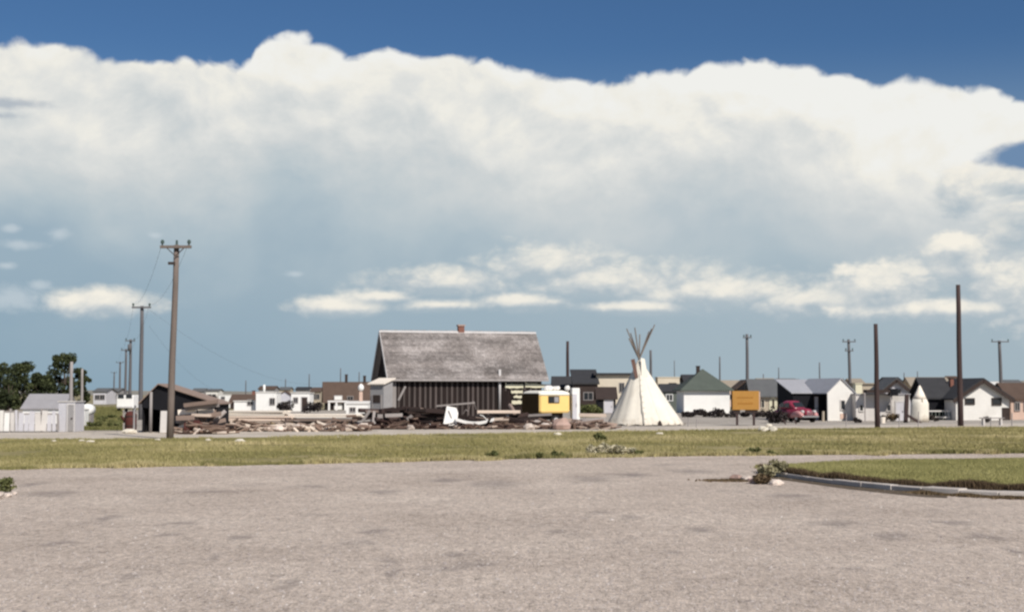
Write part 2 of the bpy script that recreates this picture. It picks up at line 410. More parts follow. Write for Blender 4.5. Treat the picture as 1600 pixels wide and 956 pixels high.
def m_hill(t, p, v):  # sage hills, toned greyer in place of distance haze
    c = ramp(noi(v, .01, 6, .65), [(.3, (.17, .175, .15)), (.5, (.235, .225, .19)), (.7, (.30, .275, .235))])
    t.links.new(c.k, p.inputs['Base Color'])
gmat('hill', m_hill)
leafmat('pebble', (.22, .19, .18), (.40, .35, .325), (.60, .55, .51))
leafmat('island_blade', (.14, .142, .05), (.33, .31, .125), (.56, .49, .25))
leafmat('scrap', (.04, .022, .018), (.22, .15, .115), (.66, .56, .47))

def hem(m):
    t = m.node_tree; p = t.nodes['Principled BSDF']; src = p.inputs['Base Color'].links[0].from_socket
    tc = t.nodes.new('ShaderNodeTexCoord'); v = E(t, tc.outputs['Object']); z = sep(v)[2]; n = noi(v, 2.2, 5, .65)
    c = mixc(t, (z * -1.0 + (n - .5) * 1.6 + .55).step(0, .7) * .55, E(t, src), (.36, .29, .215))
    c = mixc(t, (noi(vm(v, 'MULTIPLY', (1, 1, .25)), 1.6, 5, .6) + z * .02).step(.58, .80) * .35, c, (.50, .44, .36)); t.links.new(c.k, p.inputs['Base Color'])
hem(MATS['canvas'])
leafmat('sage_dull', (.12, .11, .06), (.24, .22, .13), (.40, .36, .24))

# ------------------------------------------------------------------ the setting
def gpoly(px): return [gp(a, b) for a, b in px]
NEAR = gpoly([(-500, 738), (-200, 735.5), (0, 733), (400, 726.5), (800, 717), (1100, 712), (1600, 708), (1900, 706), (2200, 704)])
FAR = gpoly([(-500, 690), (-200, 688), (0, 686.5), (400, 683), (800, 677), (1000, 673), (1300, 669), (1600, 667), (2200, 664)])
BACK = gpoly([(-500, 676), (-200, 676), (0, 675.5), (400, 672.5), (800, 669), (1000, 667), (1300, 664), (1600, 661), (2200, 659)])
def sheet(name, a, b, z, m, label=None):
    pts = [(p.x, p.y, z) for p in a] + [(p.x, p.y, z) for p in reversed(b)]
    mb = MB(); n = len(a)
    mb.add(pts, [(i, i + 1, 2 * n - 2 - i, 2 * n - 1 - i) for i in range(n - 1)])
    o = part(name, mb, MATS[m]); return setting(o, label)
mb = MB(); mb.add([(-9000, -9000, -.02), (9000, -9000, -.02), (9000, 9000, -.02), (-9000, 9000, -.02)], [(0, 1, 2, 3)])
setting(part('ground', mb, MATS['plain']), 'dry tan prairie ground reaching to the horizon')
front = [Vector((p.x * 1.0, -30, 0)) for p in NEAR]
sheet('gravel_lot', front, NEAR, 0.0, 'lot', 'pale grey worn gravel and asphalt lot')
sheet('grass_strip', NEAR, FAR, 0.004, 'turf', 'olive dry grass strip beyond the lot')
sheet('dirt_road', FAR, BACK, 0.0, 'track', 'pale dirt road behind the grass strip')
yard_back = [Vector((p.x * 2.0, 165, 0)) for p in BACK]
sheet('dirt_yard', BACK, yard_back, -0.008, 'yard', 'grey dirt yard around the shacks')
# low far hills, higher behind the shacks
def hills(name, x0, x1, y0, hgt, label, seed, depth=260):
    nx, ny = 90, 10; V = []; Fa = []
    for j in range(ny + 1):
        for i in range(nx + 1):
            x = x0 + (x1 - x0) * i / nx; s = j / ny; e = min(1, 4 * i / nx, 4 * (nx - i) / nx)
            h = math.sin(min(1, s * 1.6) * math.pi / 2) * (1 - max(0, s - .65) / .35) * e
            q = hgt * h * (.72 + .55 * mnoise.noise(Vector((x * .004 + seed, s, 1))) + .10 * mnoise.noise(Vector((x * .03, s * 4, seed))))
            V.append((x, y0 + depth * s, q - .3))
    for j in range(ny):
        for i in range(nx):
            a = j * (nx + 1) + i; Fa.append((a, a + 1, a + nx + 2, a + nx + 1))
    mb = MB(); mb.add(V, Fa); setting(part(name, mb, MATS['hill'], smooth=True), label)
hills('hill', 30, 420, 330, 9.5, 'low tan rise behind the shacks', 2.2)
hills('hill', -620, 120, 900, 5.0, 'flat far rise on the horizon behind the poles', 7.7, 500)
hills('hill', 60, 1100, 1100, 11, 'farthest low rise on the horizon behind the shacks', 4.1, 600)

# ---- grass blades
def tufts(name, X, Y, Z, H, Wd, tint, blades, m, label, spread=.5, parent=None, kind='stuff'):
    n = len(X); N = n * blades
    x = np.repeat(X, blades) + RNG.normal(0, .035, N); y = np.repeat(Y, blades) + RNG.normal(0, .035, N); z = np.repeat(Z, blades)
    h = np.repeat(H, blades) * RNG.uniform(.55, 1.15, N); w = np.repeat(Wd, blades); a = RNG.uniform(0, 2 * np.pi, N)
    l = RNG.uniform(0, spread, N) * h; la = RNG.uniform(0, 2 * np.pi, N); dx, dy = np.cos(a) * w, np.sin(a) * w
    V = np.empty((N * 3, 3)); V[0::3] = np.c_[x - dx, y - dy, z]; V[1::3] = np.c_[x + dx, y + dy, z]; V[2::3] = np.c_[x + np.cos(la) * l, y + np.sin(la) * l, z + h]
    tt = np.clip(np.repeat(tint, blades) + RNG.normal(0, .10, N), 0, 1)
    me = tris(name, V, np.arange(N * 3).reshape(-1, 3), MATS[m], tt)
    o = link(name, me, None, parent)
    if kind == 'stuff': setting(o, label, 'stuff')
    return o
def between(a, b, n, over=0.0):
    ax = np.array([p.x for p in a]); ay = np.array([p.y for p in a]); bx = np.array([p.x for p in b]); by = np.array([p.y for p in b])
    d = RNG.uniform(36, 90, n * 4); x = RNG.uniform(-.40, .40, n * 4) * d
    ok = (d > np.interp(x, ax, ay) - over) & (d < np.interp(x, bx, by)); return x[ok][:n], d[ok][:n]
def nfield(x, y, s, seed=0): return np.array([mnoise.noise(Vector((a * s, b * s, seed))) for a, b in zip(x, y)])
gx, gy = between(NEAR, FAR, 72000)
bare = nfield(gx * .6, gy, .33, 17) + .5 * nfield(gx, gy, 1.1, 19) < .32; gx, gy = gx[bare], gy[bare]
pn = nfield(gx, gy, .22) * .75 + nfield(gx * .4, gy, .9, 5) * .5 + nfield(gx, gy, .07, 9) * .5
tufts('grass', gx, gy, np.full_like(gx, .004), np.clip(.085 + .07 * pn + RNG.normal(0, .02, len(gx)), .03, .3), np.full_like(gx, .013), .47 + .42 * pn, 4, 'grass_blade', 'short olive grass on the strip behind the lot')
# taller dry fringe along the edge of the lot
nx_ = np.array([p.x for p in NEAR]); ny_ = np.array([p.y for p in NEAR])
ex = RNG.uniform(-20, 24, 11000); ey = np.interp(ex, nx_, ny_) + np.abs(RNG.normal(0, .45, len(ex))) - np.clip(nfield(ex, ex * 0, .7, 31) * 1.1 + nfield(ex, ex * 0, 2.5, 33) * .5, -.1, 1)
cl = nfield(ex, ey * .2, .8, 3)
tufts('dry_grass', ex, ey, np.full_like(ex, .0), np.clip(.13 + .17 * cl, .04, .45), np.full_like(ex, .015), .70 - .45 * (nfield(ex, ey, .5, 8) > .15), 5, 'grass_blade', 'taller yellow dry grass fringe along the lot edge')

# ---- island with kerb
KT = gpoly([(1196, 741.5), (1228, 746), (1262, 751), (1300, 756), (1345, 761), (1392, 765.5), (1440, 769.5), (1500, 773), (1560, 776), (1625, 778), (1700, 780), (1800, 781)])
IB = gpoly([(1196, 736), (1228, 733.5), (1262, 731), (1300, 728.8), (1345, 727), (1392, 725.8), (1440, 725), (1500, 724.3), (1560, 723.8), (1625, 723.3), (1700, 723), (1800, 722.6)])
isl = thing('grass_island', 'raised green grass island with pale concrete kerb beside the lot', 'island', (KT[0].x, KT[0].y, 0))
del isl['category']; isl['kind'] = 'structure'
o0 = Vector((KT[0].x, KT[0].y, 0)); n = len(KT)
mb = MB(); top = [Vector((p.x, p.y + .50, .105)) - o0 for p in KT] + [Vector((p.x, p.y, .105)) - o0 for p in reversed(IB)]
low = [Vector((p.x, p.y, -.01)) for p in top]
mb.add(top + low, [(i, i + 1, 2 * n - 2 - i, 2 * n - 1 - i) for i in range(n - 1)] + [(i + 2 * n, i, (i + 1) % (2 * n), (i + 1) % (2 * n) + 2 * n) for i in range(2 * n)])
part('turf', mb, MATS['turf'], isl)
for i in range(n - 1):
    a, b = KT[i] - o0, KT[i + 1] - o0; d = (b - a).normalized(); a2 = a + d * .008; b2 = b - d * .008
    mb = MB(); nr = Vector((-d.y, d.x, 0)) * .42
    if nr.y < 0: nr = -nr
    j = random.uniform(-.03, .012); a2 = a2 + Vector((0, random.uniform(-.03, .03), 0)); b2 = b2 + Vector((0, random.uniform(-.03, .03), 0))
    mb.add([a2 + Vector((0, 0, 0)), b2, b2 + nr, a2 + nr, a2 + Vector((0, .02, .125 + j)), b2 + Vector((0, .02, .125 + j)), b2 + nr + Vector((0, 0, .13 + j)), a2 + nr + Vector((0, 0, .13 + j))],
           [(0, 1, 5, 4), (1, 2, 6, 5), (2, 3, 7, 6), (3, 0, 4, 7), (4, 5, 6, 7), (3, 2, 1, 0)])
    part('kerb_stone', mb, MATS['concrete'], isl, bevel=.015)
# soil strip holding grass shadow in its colour, dark gutter before the kerb
mb = MB()
for i in range(n - 1):
    a, b = KT[i] - o0, KT[i + 1] - o0
    mb.add([a + Vector((0, .47, .112)), b + Vector((0, .47, .112)), b + Vector((0, 1.0, .112)), a + Vector((0, 1.0, .112))], [(0, 1, 2, 3)])
part('soil_shadow_strip', mb, MATS['dark_ground'], isl)
GA = gpoly([(1188, 745), (1240, 752), (1310, 762), (1380, 770), (1440, 776), (1480, 778)]); GB = gpoly([(1200, 741), (1240, 747), (1310, 756.5), (1380, 764), (1440, 769), (1480, 771.5)])
sheet('gutter', GA, GB, .004, 'dark_ground', 'dark gutter strip in front of the island kerb')  # darker strip along the foot of the kerb
kx = np.array([p.x for p in KT]); ky = np.array([p.y for p in KT]); bx_ = np.array([p.x for p in IB]); by_ = np.array([p.y for p in IB])
ix = RNG.uniform(kx[0], 16.0, 90000); iy = RNG.uniform(27, 47, 90000)
ok = (iy > np.interp(ix, kx, ky) + .85) & (iy < np.interp(ix, bx_, by_)) & (ix < iy * .40); ix, iy = ix[ok], iy[ok]
pn = nfield(ix, iy, .5, 2) * .5 + nfield(ix, iy, .12, 6) * .3
tufts('grass', ix, iy, np.full_like(ix, .10), np.clip(.09 + .05 * pn, .04, .2), np.full_like(ix, .011), .45 + .4 * pn, 4, 'island_blade', 'green grass on the kerbed island')
jx = RNG.uniform(kx[0], 16.0, 7000); jy = np.interp(jx, kx, ky) + .58 + np.abs(RNG.normal(0, .25, len(jx))) - np.clip(nfield(jx, jx * 0, 1.1, 51) * .6, 0, .4)
tufts('dry_grass', jx, jy, np.full_like(jx, .10), np.clip(.14 + .10 * nfield(jx, jy, 1.2, 4), .05, .3), np.full_like(jx, .012), np.full_like(jx, .35), 4, 'weed_brown', 'brown dry grass along the inside of the island kerb')
jx = RNG.uniform(gp(1462, 780).x, gp(1640, 784).x, 2600); jy = np.interp(jx, kx, ky) - .25 - np.abs(RNG.normal(0, .16, len(jx)))
tufts('dry_grass', jx, jy, np.full_like(jx, .0), np.clip(.05 + .05 * nfield(jx, jy, 1.5, 4), .02, .12), np.full_like(jx, .02), np.full_like(jx, .6), 4, 'weed_brown', 'flat brown weeds in the gutter beside the island kerb')

# ---- loose stones on the lot
n = 34000; py = 1 / RNG.uniform(1 / 42., 1 / 12.5, n); px = RNG.uniform(-.40, .40, n) * py
ok = py < np.interp(px, nx_, ny_) - .1; px, py = px[ok], py[ok]; n = len(px)
oct_ = np.array([(1, 0, 0), (0, 1, 0), (-1, 0, 0), (0, -1, 0), (0, 0, .8)]); of = np.array([(0, 1, 4), (1, 2, 4), (2, 3, 4), (3, 0, 4)])
r = np.exp(RNG.normal(math.log(.0085), .40, n)); V = (oct_[None] * r[:, None, None] * RNG.uniform(.6, 1.3, (n, 5, 3)))
V[:, :, 0] += px[:, None]; V[:, :, 1] += py[:, None]; V = V.reshape(-1, 3)
Fa = (of[None] + (np.arange(n) * 5)[:, None, None]).reshape(-1, 3)
setting(link('gravel', tris('gravel', V, Fa, MATS['pebble'], np.repeat(np.clip(RNG.normal(.5, .25, n), 0, 1), 4)), None), 'loose small stones scattered over the lot', 'stuff')

# ---- plants
def leaves(cs, rs, per, size, flat=.75):
    V = []; T = []
    for (c, r) in zip(cs, rs):
        d = RNG.normal(0, 1, (per, 3)); d /= np.linalg.norm(d, axis=1)[:, None]; rad = RNG.uniform(.35, 1, per) ** .5
        p = np.array(c) + d * rad[:, None] * np.array([r, r, r * flat])
        a = RNG.normal(0, 1, (per, 3)); a /= np.linalg.norm(a, axis=1)[:, None]; b = np.cross(a, RNG.normal(0, 1, (per, 3))); b /= np.linalg.norm(b, axis=1)[:, None]
        s = size * RNG.uniform(.6, 1.4, per)[:, None]
        q = np.stack([p - a * s, p + b * s * .55, p + a * s, p - b * s * .55], 1); V.append(q.reshape(-1, 3))
        T.append(np.clip(.5 + .14 * RNG.normal() + RNG.normal(0, .16, per), 0, 1))
    V = np.concatenate(V); return V, np.arange(len(V)).reshape(-1, 4), np.concatenate(T)
def tree(px_, top_px, d, wpx, base_px, m, label, seed, clumps=52, per=130):
    random.seed(seed); h = HZ(top_px, d); w = wpx * d / F / 2; root = thing('tree', label, 'tree', (PX(px_, d), d, 0), 0, 'trees behind the white fence')
    mb = MB(); mb.tube((0, 0, -.1), (.1, 0, h * .38), .17, .11, 8)
    tips = []
    for k in range(7):
        a = k * 2.4 + seed; tip = Vector((math.cos(a) * w * .6, math.sin(a) * w * .6, h * (.5 + .055 * k))); mb.tube((.08, 0, h * (.22 + .03 * k)), tip, .07, .02, 6); tips.append(tip)
    mb.tube((.1, 0, h * .38), (0, 0, h * .9), .11, .02, 6); part('trunk', mb, MATS['bark'], root)
    cs = []; rs = []
    for k in range(clumps):
        z = random.uniform(.08, 1.0); e = math.sqrt(max(.03, 1 - ((z - .45) / .58) ** 2)); a = random.uniform(0, 6.283); q = math.sqrt(random.random())
        cs.append((math.cos(a) * w * e * q, math.sin(a) * w * e * q, z * h * .93)); rs.append(random.uniform(.16, .30) * w + .18)
    V, Fa, T = leaves(cs, rs, per, .145); link('crown', tris('crown', V, Fa, MATS[m], T), None, root)
tree(4, 566, 168, 52, 640, 'leaf_dark', 'dense dark tree cut by the picture edge behind white fence', 1)
tree(36, 564, 172, 58, 640, 'leaf_dark', 'broad dark green tree behind the low grey roof', 2, 44)
tree(64, 580, 166, 40, 640, 'leaf_dark', 'short rounded dark tree over the end of the low grey roof', 3)
tree(100, 547, 175, 42, 640, 'leaf_dark', 'tallest dark tree beside the bare grey post', 4, 46)
tree(127, 573, 178, 26, 640, 'leaf_dark', 'narrow dark tree beyond the bare grey post', 5, 28)
tree(84, 566, 190, 34, 640, 'leaf_blue', 'thin blue grey tree between two darker trees', 6, 14, 50)
tree(13, 590, 160, 30, 640, 'leaf_dark', 'low leafy tree in front of the dense dark grove', 8, 26)
def bush(name, loc, w, h, m, label, group=None, n=9, per=60, size=.06, seed=0, cat='bush'):
    random.seed(seed + 11); cs = []; rs = []
    for k in range(n):
        a = random.uniform(0, 6.283); q = math.sqrt(random.random()) * .62
        cs.append((math.cos(a) * w / 2 * q, math.sin(a) * w / 2 * q, h * random.uniform(.25, .72))); rs.append(random.uniform(.22, .36) * min(w, h * 1.3))
    V, Fa, T = leaves(cs, rs, per, size); V[:, 2] = np.maximum(V[:, 2], -.02)
    return tag(link(name, tris(name, V, Fa, MATS[m], T), None, None, loc), label, cat, group)
g = gp(937, 690); bush('bush', g, .55, .42, 'weed_green', 'small round dark green bush standing alone in the grass strip', seed=1, n=12, size=.05)
for k, (a, b, s, l) in enumerate([(930, 711, .5, 'first pale sage clump below the round green bush'), (948, 710, .62, 'tallest pale sage clump in the middle of the row at the lot edge'), (966, 711, .5, 'third pale sage clump along the lot edge row'), (985, 711, .35, 'smallest pale sage clump ending the row at the lot edge')]):
    bush('sage_clump', gp(a, b), s * 1.2, s * .75, 'sage_pale', l, 'pale sage clumps', 8, 50, .05, k, 'shrub')
for k, (a, b, s, l) in enumerate([(770, 716, .42, 'dark green weed at the lot edge below the white bent sheet'), (840, 716, .30, 'low dark weed at the lot edge below the yellow trailer'), (872, 715, .38, 'wide dark weed at the lot edge just before the pale sage clumps'),
                            (1178, 711, .45, 'upright dark weed at the lot edge below the orange sign'), (1206, 711, .28, 'small weed at the lot edge behind the island tip'), (1000, 712, .30, 'dark weed at the lot edge just past the pale sage clumps')]):
    bush('weed', gp(a, b), s * 1.5, s * .62, 'weed_green', l, None, 7, 40, .04, 20 + k, 'weed')
bush('bush', gp(2, 771), .62, .36, 'weed_green', 'green bush on the lot cut by the picture edge', seed=3, n=12, size=.035)
part_ = [(-6, 779, .16), (12, 776, .09), (22, 772, .06)]
for k, (a, b, r_) in enumerate(part_):
    mb = MB(); mb.rock((0, 0, r_ * .4), r_, (1, 1, .6), k + 40); tag(part('stone', mb, MATS['rock_pale'], loc=gp(a, b), smooth=False), ['largest pale stone under the bush cut by the picture edge', 'middle pale stone of three beside the cut bush on the lot', 'smallest pale stone farthest from the cut bush on the lot'][k], 'stone', 'stones by the cut bush')
# island tip: dry tumbleweed, broken concrete, brown litter
bush('tumbleweed', gp(1200, 752) + Vector((0, 0, .05)), .50, .36, 'sage_dull', 'dull dry tumbleweed at the island tip against the kerb', seed=5, n=9, per=40, size=.05, cat='shrub')
bush('weed', gp(1218, 745) + Vector((0, 0, .1)), .6, .34, 'sage_dull', 'greenish dry weed growing over the tip of the island', seed=6, n=9, per=40, size=.05, cat='weed')
bush('brush', gp(1190, 756), .5, .22, 'weed_brown', 'brown dry brush lying at the island tip', seed=9, n=9, per=50, size=.05, cat='brush')
for k, (a, b, r_, m_) in enumerate([(1168, 751, .12, 'rock_pale'), (1212, 757, .13, 'rock_pale'), (1150, 749, .13, 'rock_pink'), (1182, 755, .16, 'rock_pink')]):
    mb = MB(); mb.rock((0, 0, r_ * .35), r_, (1.3, 1, .6), k + 60)
    tag(part('concrete_chunk', mb, MATS[m_], loc=gp(a, b)), ['small pale chunk lying on the lot off the island tip', 'largest broken concrete chunk at the island tip', 'pinkish chunk farthest out on the lot from the island tip', 'brown chunk beneath the tumbleweed'][k], 'rubble')
tx = RNG.normal(gp(1150, 751).x, .35, 900); ty = RNG.normal(gp(1150, 751).y, .16, 900)
tufts('dry_grass', tx, ty, np.zeros(900), np.full(900, .05), np.full(900, .02), np.full(900, .55), 3, 'weed_brown', 'brown dry litter on the lot beyond the island tip')
# pale stones and litter in the grass strip
for k, (a, b, r_, l) in enumerate([(375, 691, .20, 'flat white stone in the grass strip below the long plank stack'), (141, 692, .17, 'white stone in the grass strip near the white fence'), (128, 690, .13, 'small white stone beside another near the white fence'),
                             (84, 690, .11, 'small stone in the grass strip below the white shed'), (325, 688, .11, 'small pale stone in the grass between utility pole and flat white stone'), (530, 684, .10, 'tiny white stone in the grass below the brown roofed house'),
                             (871, 680, .18, 'pale stone at the road edge below the yellow trailer'), (1031, 679, .17, 'white stone in the grass in front of the tipi'), (246, 688, .12, 'small pale stone at the foot of the tall utility pole'),
                             (523, 722, .10, 'tiny white stone at the lot edge in the dry fringe')]):
    r_ *= .8; mb = MB(); mb.rock((0, 0, r_ * .4), r_, (1.4, 1, .55), k + 80); tag(part('stone', mb, MATS['rock_white'], loc=gp(a, b)), l, 'stone')
for k, (a, b, r_, l) in enumerate([(1192, 674, .32, 'cream boulder in front of the red car'), (1207, 674, .30, 'round cream boulder beside another in front of the red car'), (1201, 667, .22, 'cream boulder at the back of three in front of the red car')]):
    mb = MB(); mb.rock((0, 0, r_ * .4), r_ * .85, (1.1, 1, .7), k + 95); tag(part('boulder', mb, MATS['rock_white'], loc=gp(a, b)), l, 'boulder')

# ---- rough grass between the white tank and the black shed, and beyond the yellow trailer
for (x0, x1, y0, y1, lab, nm) in [(112, 192, 672, 636, 'rough green grass lot between the white tank and the boiler', 'rough_grass'), (903, 938, 652, 632, 'olive rough grass patch beyond the yellow trailer', 'rough_grass')]:
    A_ = [gp(x0, y0), gp(x1, y0)]; B_ = [gp(x0, y1), gp(x1, y1)]; sheet('turf_patch', A_, B_, -.004, 'turf', 'turf under the ' + lab)
    qy = 1 / RNG.uniform(1 / B_[0].y, 1 / A_[0].y, 9000); qx = (RNG.uniform(x0, x1, 9000) - 800) / F * qy
    tufts('rough_grass', qx, qy, np.zeros(9000), np.clip(.18 + .2 * nfield(qx, qy, .3, 12), .06, .5), np.full(9000, .03), np.clip(.12 + .4 * nfield(qx, qy, .25, 3), 0, 1), 3, 'grass_blade', lab)

# ------------------------------------------------------------------ buildings
def chevron(mb, a, r, e, th, k0, k1, ridge):
    """roof cross-section: half span a, ridge height r, eave height e, thickness th, along k0..k1"""
    prof = [(-a, e), (0, r), (a, e), (a, e + th), (0, r + th), (-a, e + th)]
    f = (lambda p, k: (p[0], k, p[1])) if ridge == 'y' else (lambda p, k: (k, p[0], p[1]))
    vs = [f(p, k0) for p in prof] + [f(p, k1) for p in prof]
    fs = [(i, (i + 1) % 6, (i + 1) % 6 + 6, i + 6) for i in range(6)] + [(0, 1, 4, 5), (1, 2, 3, 4), (6, 7, 10, 11), (7, 8, 9, 10)]
    return mb.add(vs, fs)
def window(root, face, u, z, w, h, L, Wd, frame='grey_wood', cols=2, glass='glass'):
    def P(a, b, c):                                   # a across, b outwards, c up
        if face == 'f': return (u + a, -Wd / 2 - b, z + c)
        if face == 'l': return (-L / 2 - b, u + a, z + c)
        return (L / 2 + b, u + a, z + c)
    def bx(mb, a0, a1, c0, c1, b0, b1):
        p, q = P(a0, b0, c0), P(a1, b1, c1); mb.b2(p, q)
    t_ = .07; mb = MB()
    bx(mb, -w / 2 - t_, w / 2 + t_, h / 2, h / 2 + t_, .0, .06); bx(mb, -w / 2 - t_, w / 2 + t_, -h / 2 - t_, -h / 2, .0, .08)
    bx(mb, -w / 2 - t_, -w / 2, -h / 2, h / 2, .0, .06); bx(mb, w / 2, w / 2 + t_, -h / 2, h / 2, .0, .06)
    if cols > 1: bx(mb, -.025, .025, -h / 2, h / 2, .0, .05)
    win = part('window', mb, MATS[frame], root)
    n = max(1, cols)
    for k in range(n):
        a0 = -w / 2 + k * w / n; a1 = a0 + w / n; e = .026 if n > 1 else 0
        mb = MB(); bx(mb, a0 + (e if k else 0), a1 - (e if k < n - 1 else 0), -h / 2, h / 2, .0, .02); part('pane', mb, MATS[glass], win)
def door(root, face, u, w, h, L, Wd, m='grey_wood', frame='pale_trim'):
    mb = MB(); fr = MB()
    if face == 'f':
        mb.b2((u - w / 2, -Wd / 2 - .03, .02), (u + w / 2, -Wd / 2, h))
        for a, b in ((-w / 2 - .08, -w / 2), (w / 2, w / 2 + .08)): fr.b2((u + a, -Wd / 2 - .05, 0), (u + b, -Wd / 2, h + .08))
        fr.b2((u - w / 2, -Wd / 2 - .05, h), (u + w / 2, -Wd / 2, h + .08)); kn = MB().b2((u + w / 2 - .12, -Wd / 2 - .08, h * .48), (u + w / 2 - .06, -Wd / 2 - .03, h * .53))
    else:
        s = -1 if face == 'l' else 1; X0 = s * L / 2
        mb.b2((X0, u - w / 2, .02), (X0 + s * .03, u + w / 2, h)); fr.b2((X0, u - w / 2 - .08, 0), (X0 + s * .05, u - w / 2, h + .08)); fr.b2((X0, u + w / 2, 0), (X0 + s * .05, u + w / 2 + .08, h + .08))
        kn = MB().b2((X0 + s * .03, u + w / 2 - .12, h * .48), (X0 + s * .08, u + w / 2 - .06, h * .53))
    dr = part('door', mb, MATS[m], root); part('door_frame', fr, MATS[frame], dr); part('handle', kn, MATS['dark_trim'], dr)
def house(name, label, x0, x1, d, eave, top, Wd, ridge, wall, roof, oh=.3, th=.10, rz=0.0, wins=(), doors=(), chims=(), kind='gable', cat='house', group=None, fascia=None, hb=0.0, ridge_px=None):
    X0, X1 = PX(x0, d), PX(x1, d); L = (X1 - X0) / max(.3, math.cos(R(rz))) if rz else X1 - X0
    he = HZ(eave, d); ht = HZ(top, d if ridge == 'y' or kind in ('flat', 'shed') else d + Wd / 2)
    root = thing(name, label, cat, ((X0 + X1) / 2, d + Wd / 2, hb), R(rz), group); he -= hb; ht -= hb; rise = ht - he
    mb = MB(); a, w = L / 2, Wd / 2
    if kind == 'gable':
        if ridge == 'x': mb.prism([(-w, 0), (w, 0), (w, he), (0, ht), (-w, he)], -a, a, 'x')
        else: mb.prism([(-a, 0), (a, 0), (a, he), (0, ht), (-a, he)], -w, w, 'y')
    elif kind == 'shed': mb.prism([(-w, 0), (w, 0), (w, ht), (-w, he)], -a, a, 'x')
    else: mb.b2((-a, -w, 0), (a, w, he))
    part('wall', mb, MATS[wall], root)
    rb = MB()
    if kind == 'gable':
        if ridge == 'x': sl = rise / w; chevron(rb, w + oh, ht + .012, he - oh * sl + .012, th, -a - oh, a + oh, 'x')
        else: sl = rise / a; chevron(rb, a + oh, ht + .012, he - oh * sl + .012, th, -w - oh, w + oh, 'y')
    elif kind == 'hip':
        k = max(0, a - w) * .9; q = [(-a - oh, -w - oh, he), (a + oh, -w - oh, he), (a + oh, w + oh, he), (-a - oh, w + oh, he)]
        rb.add(q + [(x, y, z + th) for x, y, z in q] + [(-k - .05, 0, ht + th), (k + .05, 0, ht + th)],
               [(3, 2, 1, 0), (0, 1, 5, 4), (1, 2, 6, 5), (2, 3, 7, 6), (3, 0, 4, 7), (4, 5, 9, 8), (6, 7, 8, 9), (5, 6, 9), (7, 4, 8)])
    elif kind == 'shed':
        sl = rise / Wd; rb.add([(sx * (a + oh), sy * (w + oh), (he + (ht - he) * (sy + 1) / 2) + sy * oh * sl + .012 + dz) for dz in (0, th) for sy in (-1, 1) for sx in (-1, 1)],
                               [(0, 2, 3, 1), (4, 5, 7, 6), (0, 1, 5, 4), (2, 6, 7, 3), (0, 4, 6, 2), (1, 3, 7, 5)])
    else: rb.b2((-a - oh, -w - oh, he + .005), (a + oh, w + oh, he + th + .005))
    ro = part('roof', rb, MATS[roof], root)
    if fascia and kind == 'gable' and ridge == 'y':
        fb = MB(); sl = rise / a
        for s in (-1, 1): fb.beam((0, -w - oh - .025, ht - .10), (s * (a + oh + .02), -w - oh - .025, he - (oh + .02) * sl - .10), .045, .26)
        part('fascia', fb, MATS[fascia], ro)
    for (f, u, z, ww, hh, *r) in wins: window(root, f, u * L if f == 'f' else u * Wd, z, ww, hh, L, Wd, *(r or ()))
    for (f, u, ww, hh, *r) in doors: door(root, f, u * L if f == 'f' else u * Wd, ww, hh, L, Wd, *(r or ()))
    for (u, v, ww, hh, m) in chims:
        cb = MB().b2((u * L - ww / 2, v * Wd - ww / 2, min(he, ht) - .1), (u * L + ww / 2, v * Wd + ww / 2, ht + hh)); ch = part('chimney', cb, MATS[m], ro)
        part('chimney_cap', MB().b2((u * L - ww / 2 - .04, v * Wd - ww / 2 - .04, ht + hh + .004), (u * L + ww / 2 + .04, v * Wd + ww / 2 + .04, ht + hh + .07)), MATS['dark_trim'], ch)
    return root, L, Wd, he, ht

# ---- the big barn-like building
rz = R(15); dl = 91.0; XL = PX(613, dl); L = 9.93; Wd = 5.4; he = HZ(585, dl); ht = HZ(520, dl + 2.6)
ux = Vector((math.cos(rz), math.sin(rz), 0)); uy = Vector((-math.sin(rz), math.cos(rz), 0))
barn = thing('barn', 'long dark wooden barn with pale battens and grey shingle roof', 'barn', Vector((XL, dl, 0)) + ux * L / 2 + uy * Wd / 2, rz)
a, w = L / 2, Wd / 2
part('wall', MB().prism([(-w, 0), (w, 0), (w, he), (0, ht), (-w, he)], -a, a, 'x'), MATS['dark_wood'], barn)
random.seed(3)
def upx(px):   # local x along the barn front for a picture column
    q = (px - 800) / F * CP; # X = q*Y/CP... solved on the front line
    k = (px - 800) / F / (CP + 0.0)
    # X = XL + s*ux.x, Y = dl + s*ux.y ; X/Y = tan
    tn = PX(px, 1.0); s = (tn * dl - XL) / (ux.x - tn * ux.y); return s - a
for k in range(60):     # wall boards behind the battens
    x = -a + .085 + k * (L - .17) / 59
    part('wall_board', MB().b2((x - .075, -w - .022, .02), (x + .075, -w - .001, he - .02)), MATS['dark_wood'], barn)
px = 623.0
while px < 778:
    x = upx(px); lo = random.choice((.30, .5, .9, .45, .6)) ; hi = he - random.choice((.10, .14, .3, .16, .1))
    part('batten', MB().b2((x - .062, -w - .055, lo), (x + .062, -w - .022, hi)), MATS['batten_wood'], barn); px += random.uniform(7.2, 9.2)
for px, lo in ((790, 1.95), (800, 1.9), (809, 2.0), (820, 1.95), (829, 1.9), (837, 2.0)):
    x = upx(px); part('batten', MB().b2((x - .05, -w - .055, he - .75 - random.uniform(0, .3)), (x + .05, -w - .022, he - .14)), MATS['batten_wood'], barn)
part('corner_board', MB().b2((-a - .03, -w - .07, 0), (-a + .24, -w - .024, he - .1)), MATS['grey_wood'], barn)
part('downpipe', MB().tube((upx(780), -w - .13, .9), (upx(780), -w - .13, he + .35), .085, .085, 10), MATS['pale_trim'], barn, smooth=True)
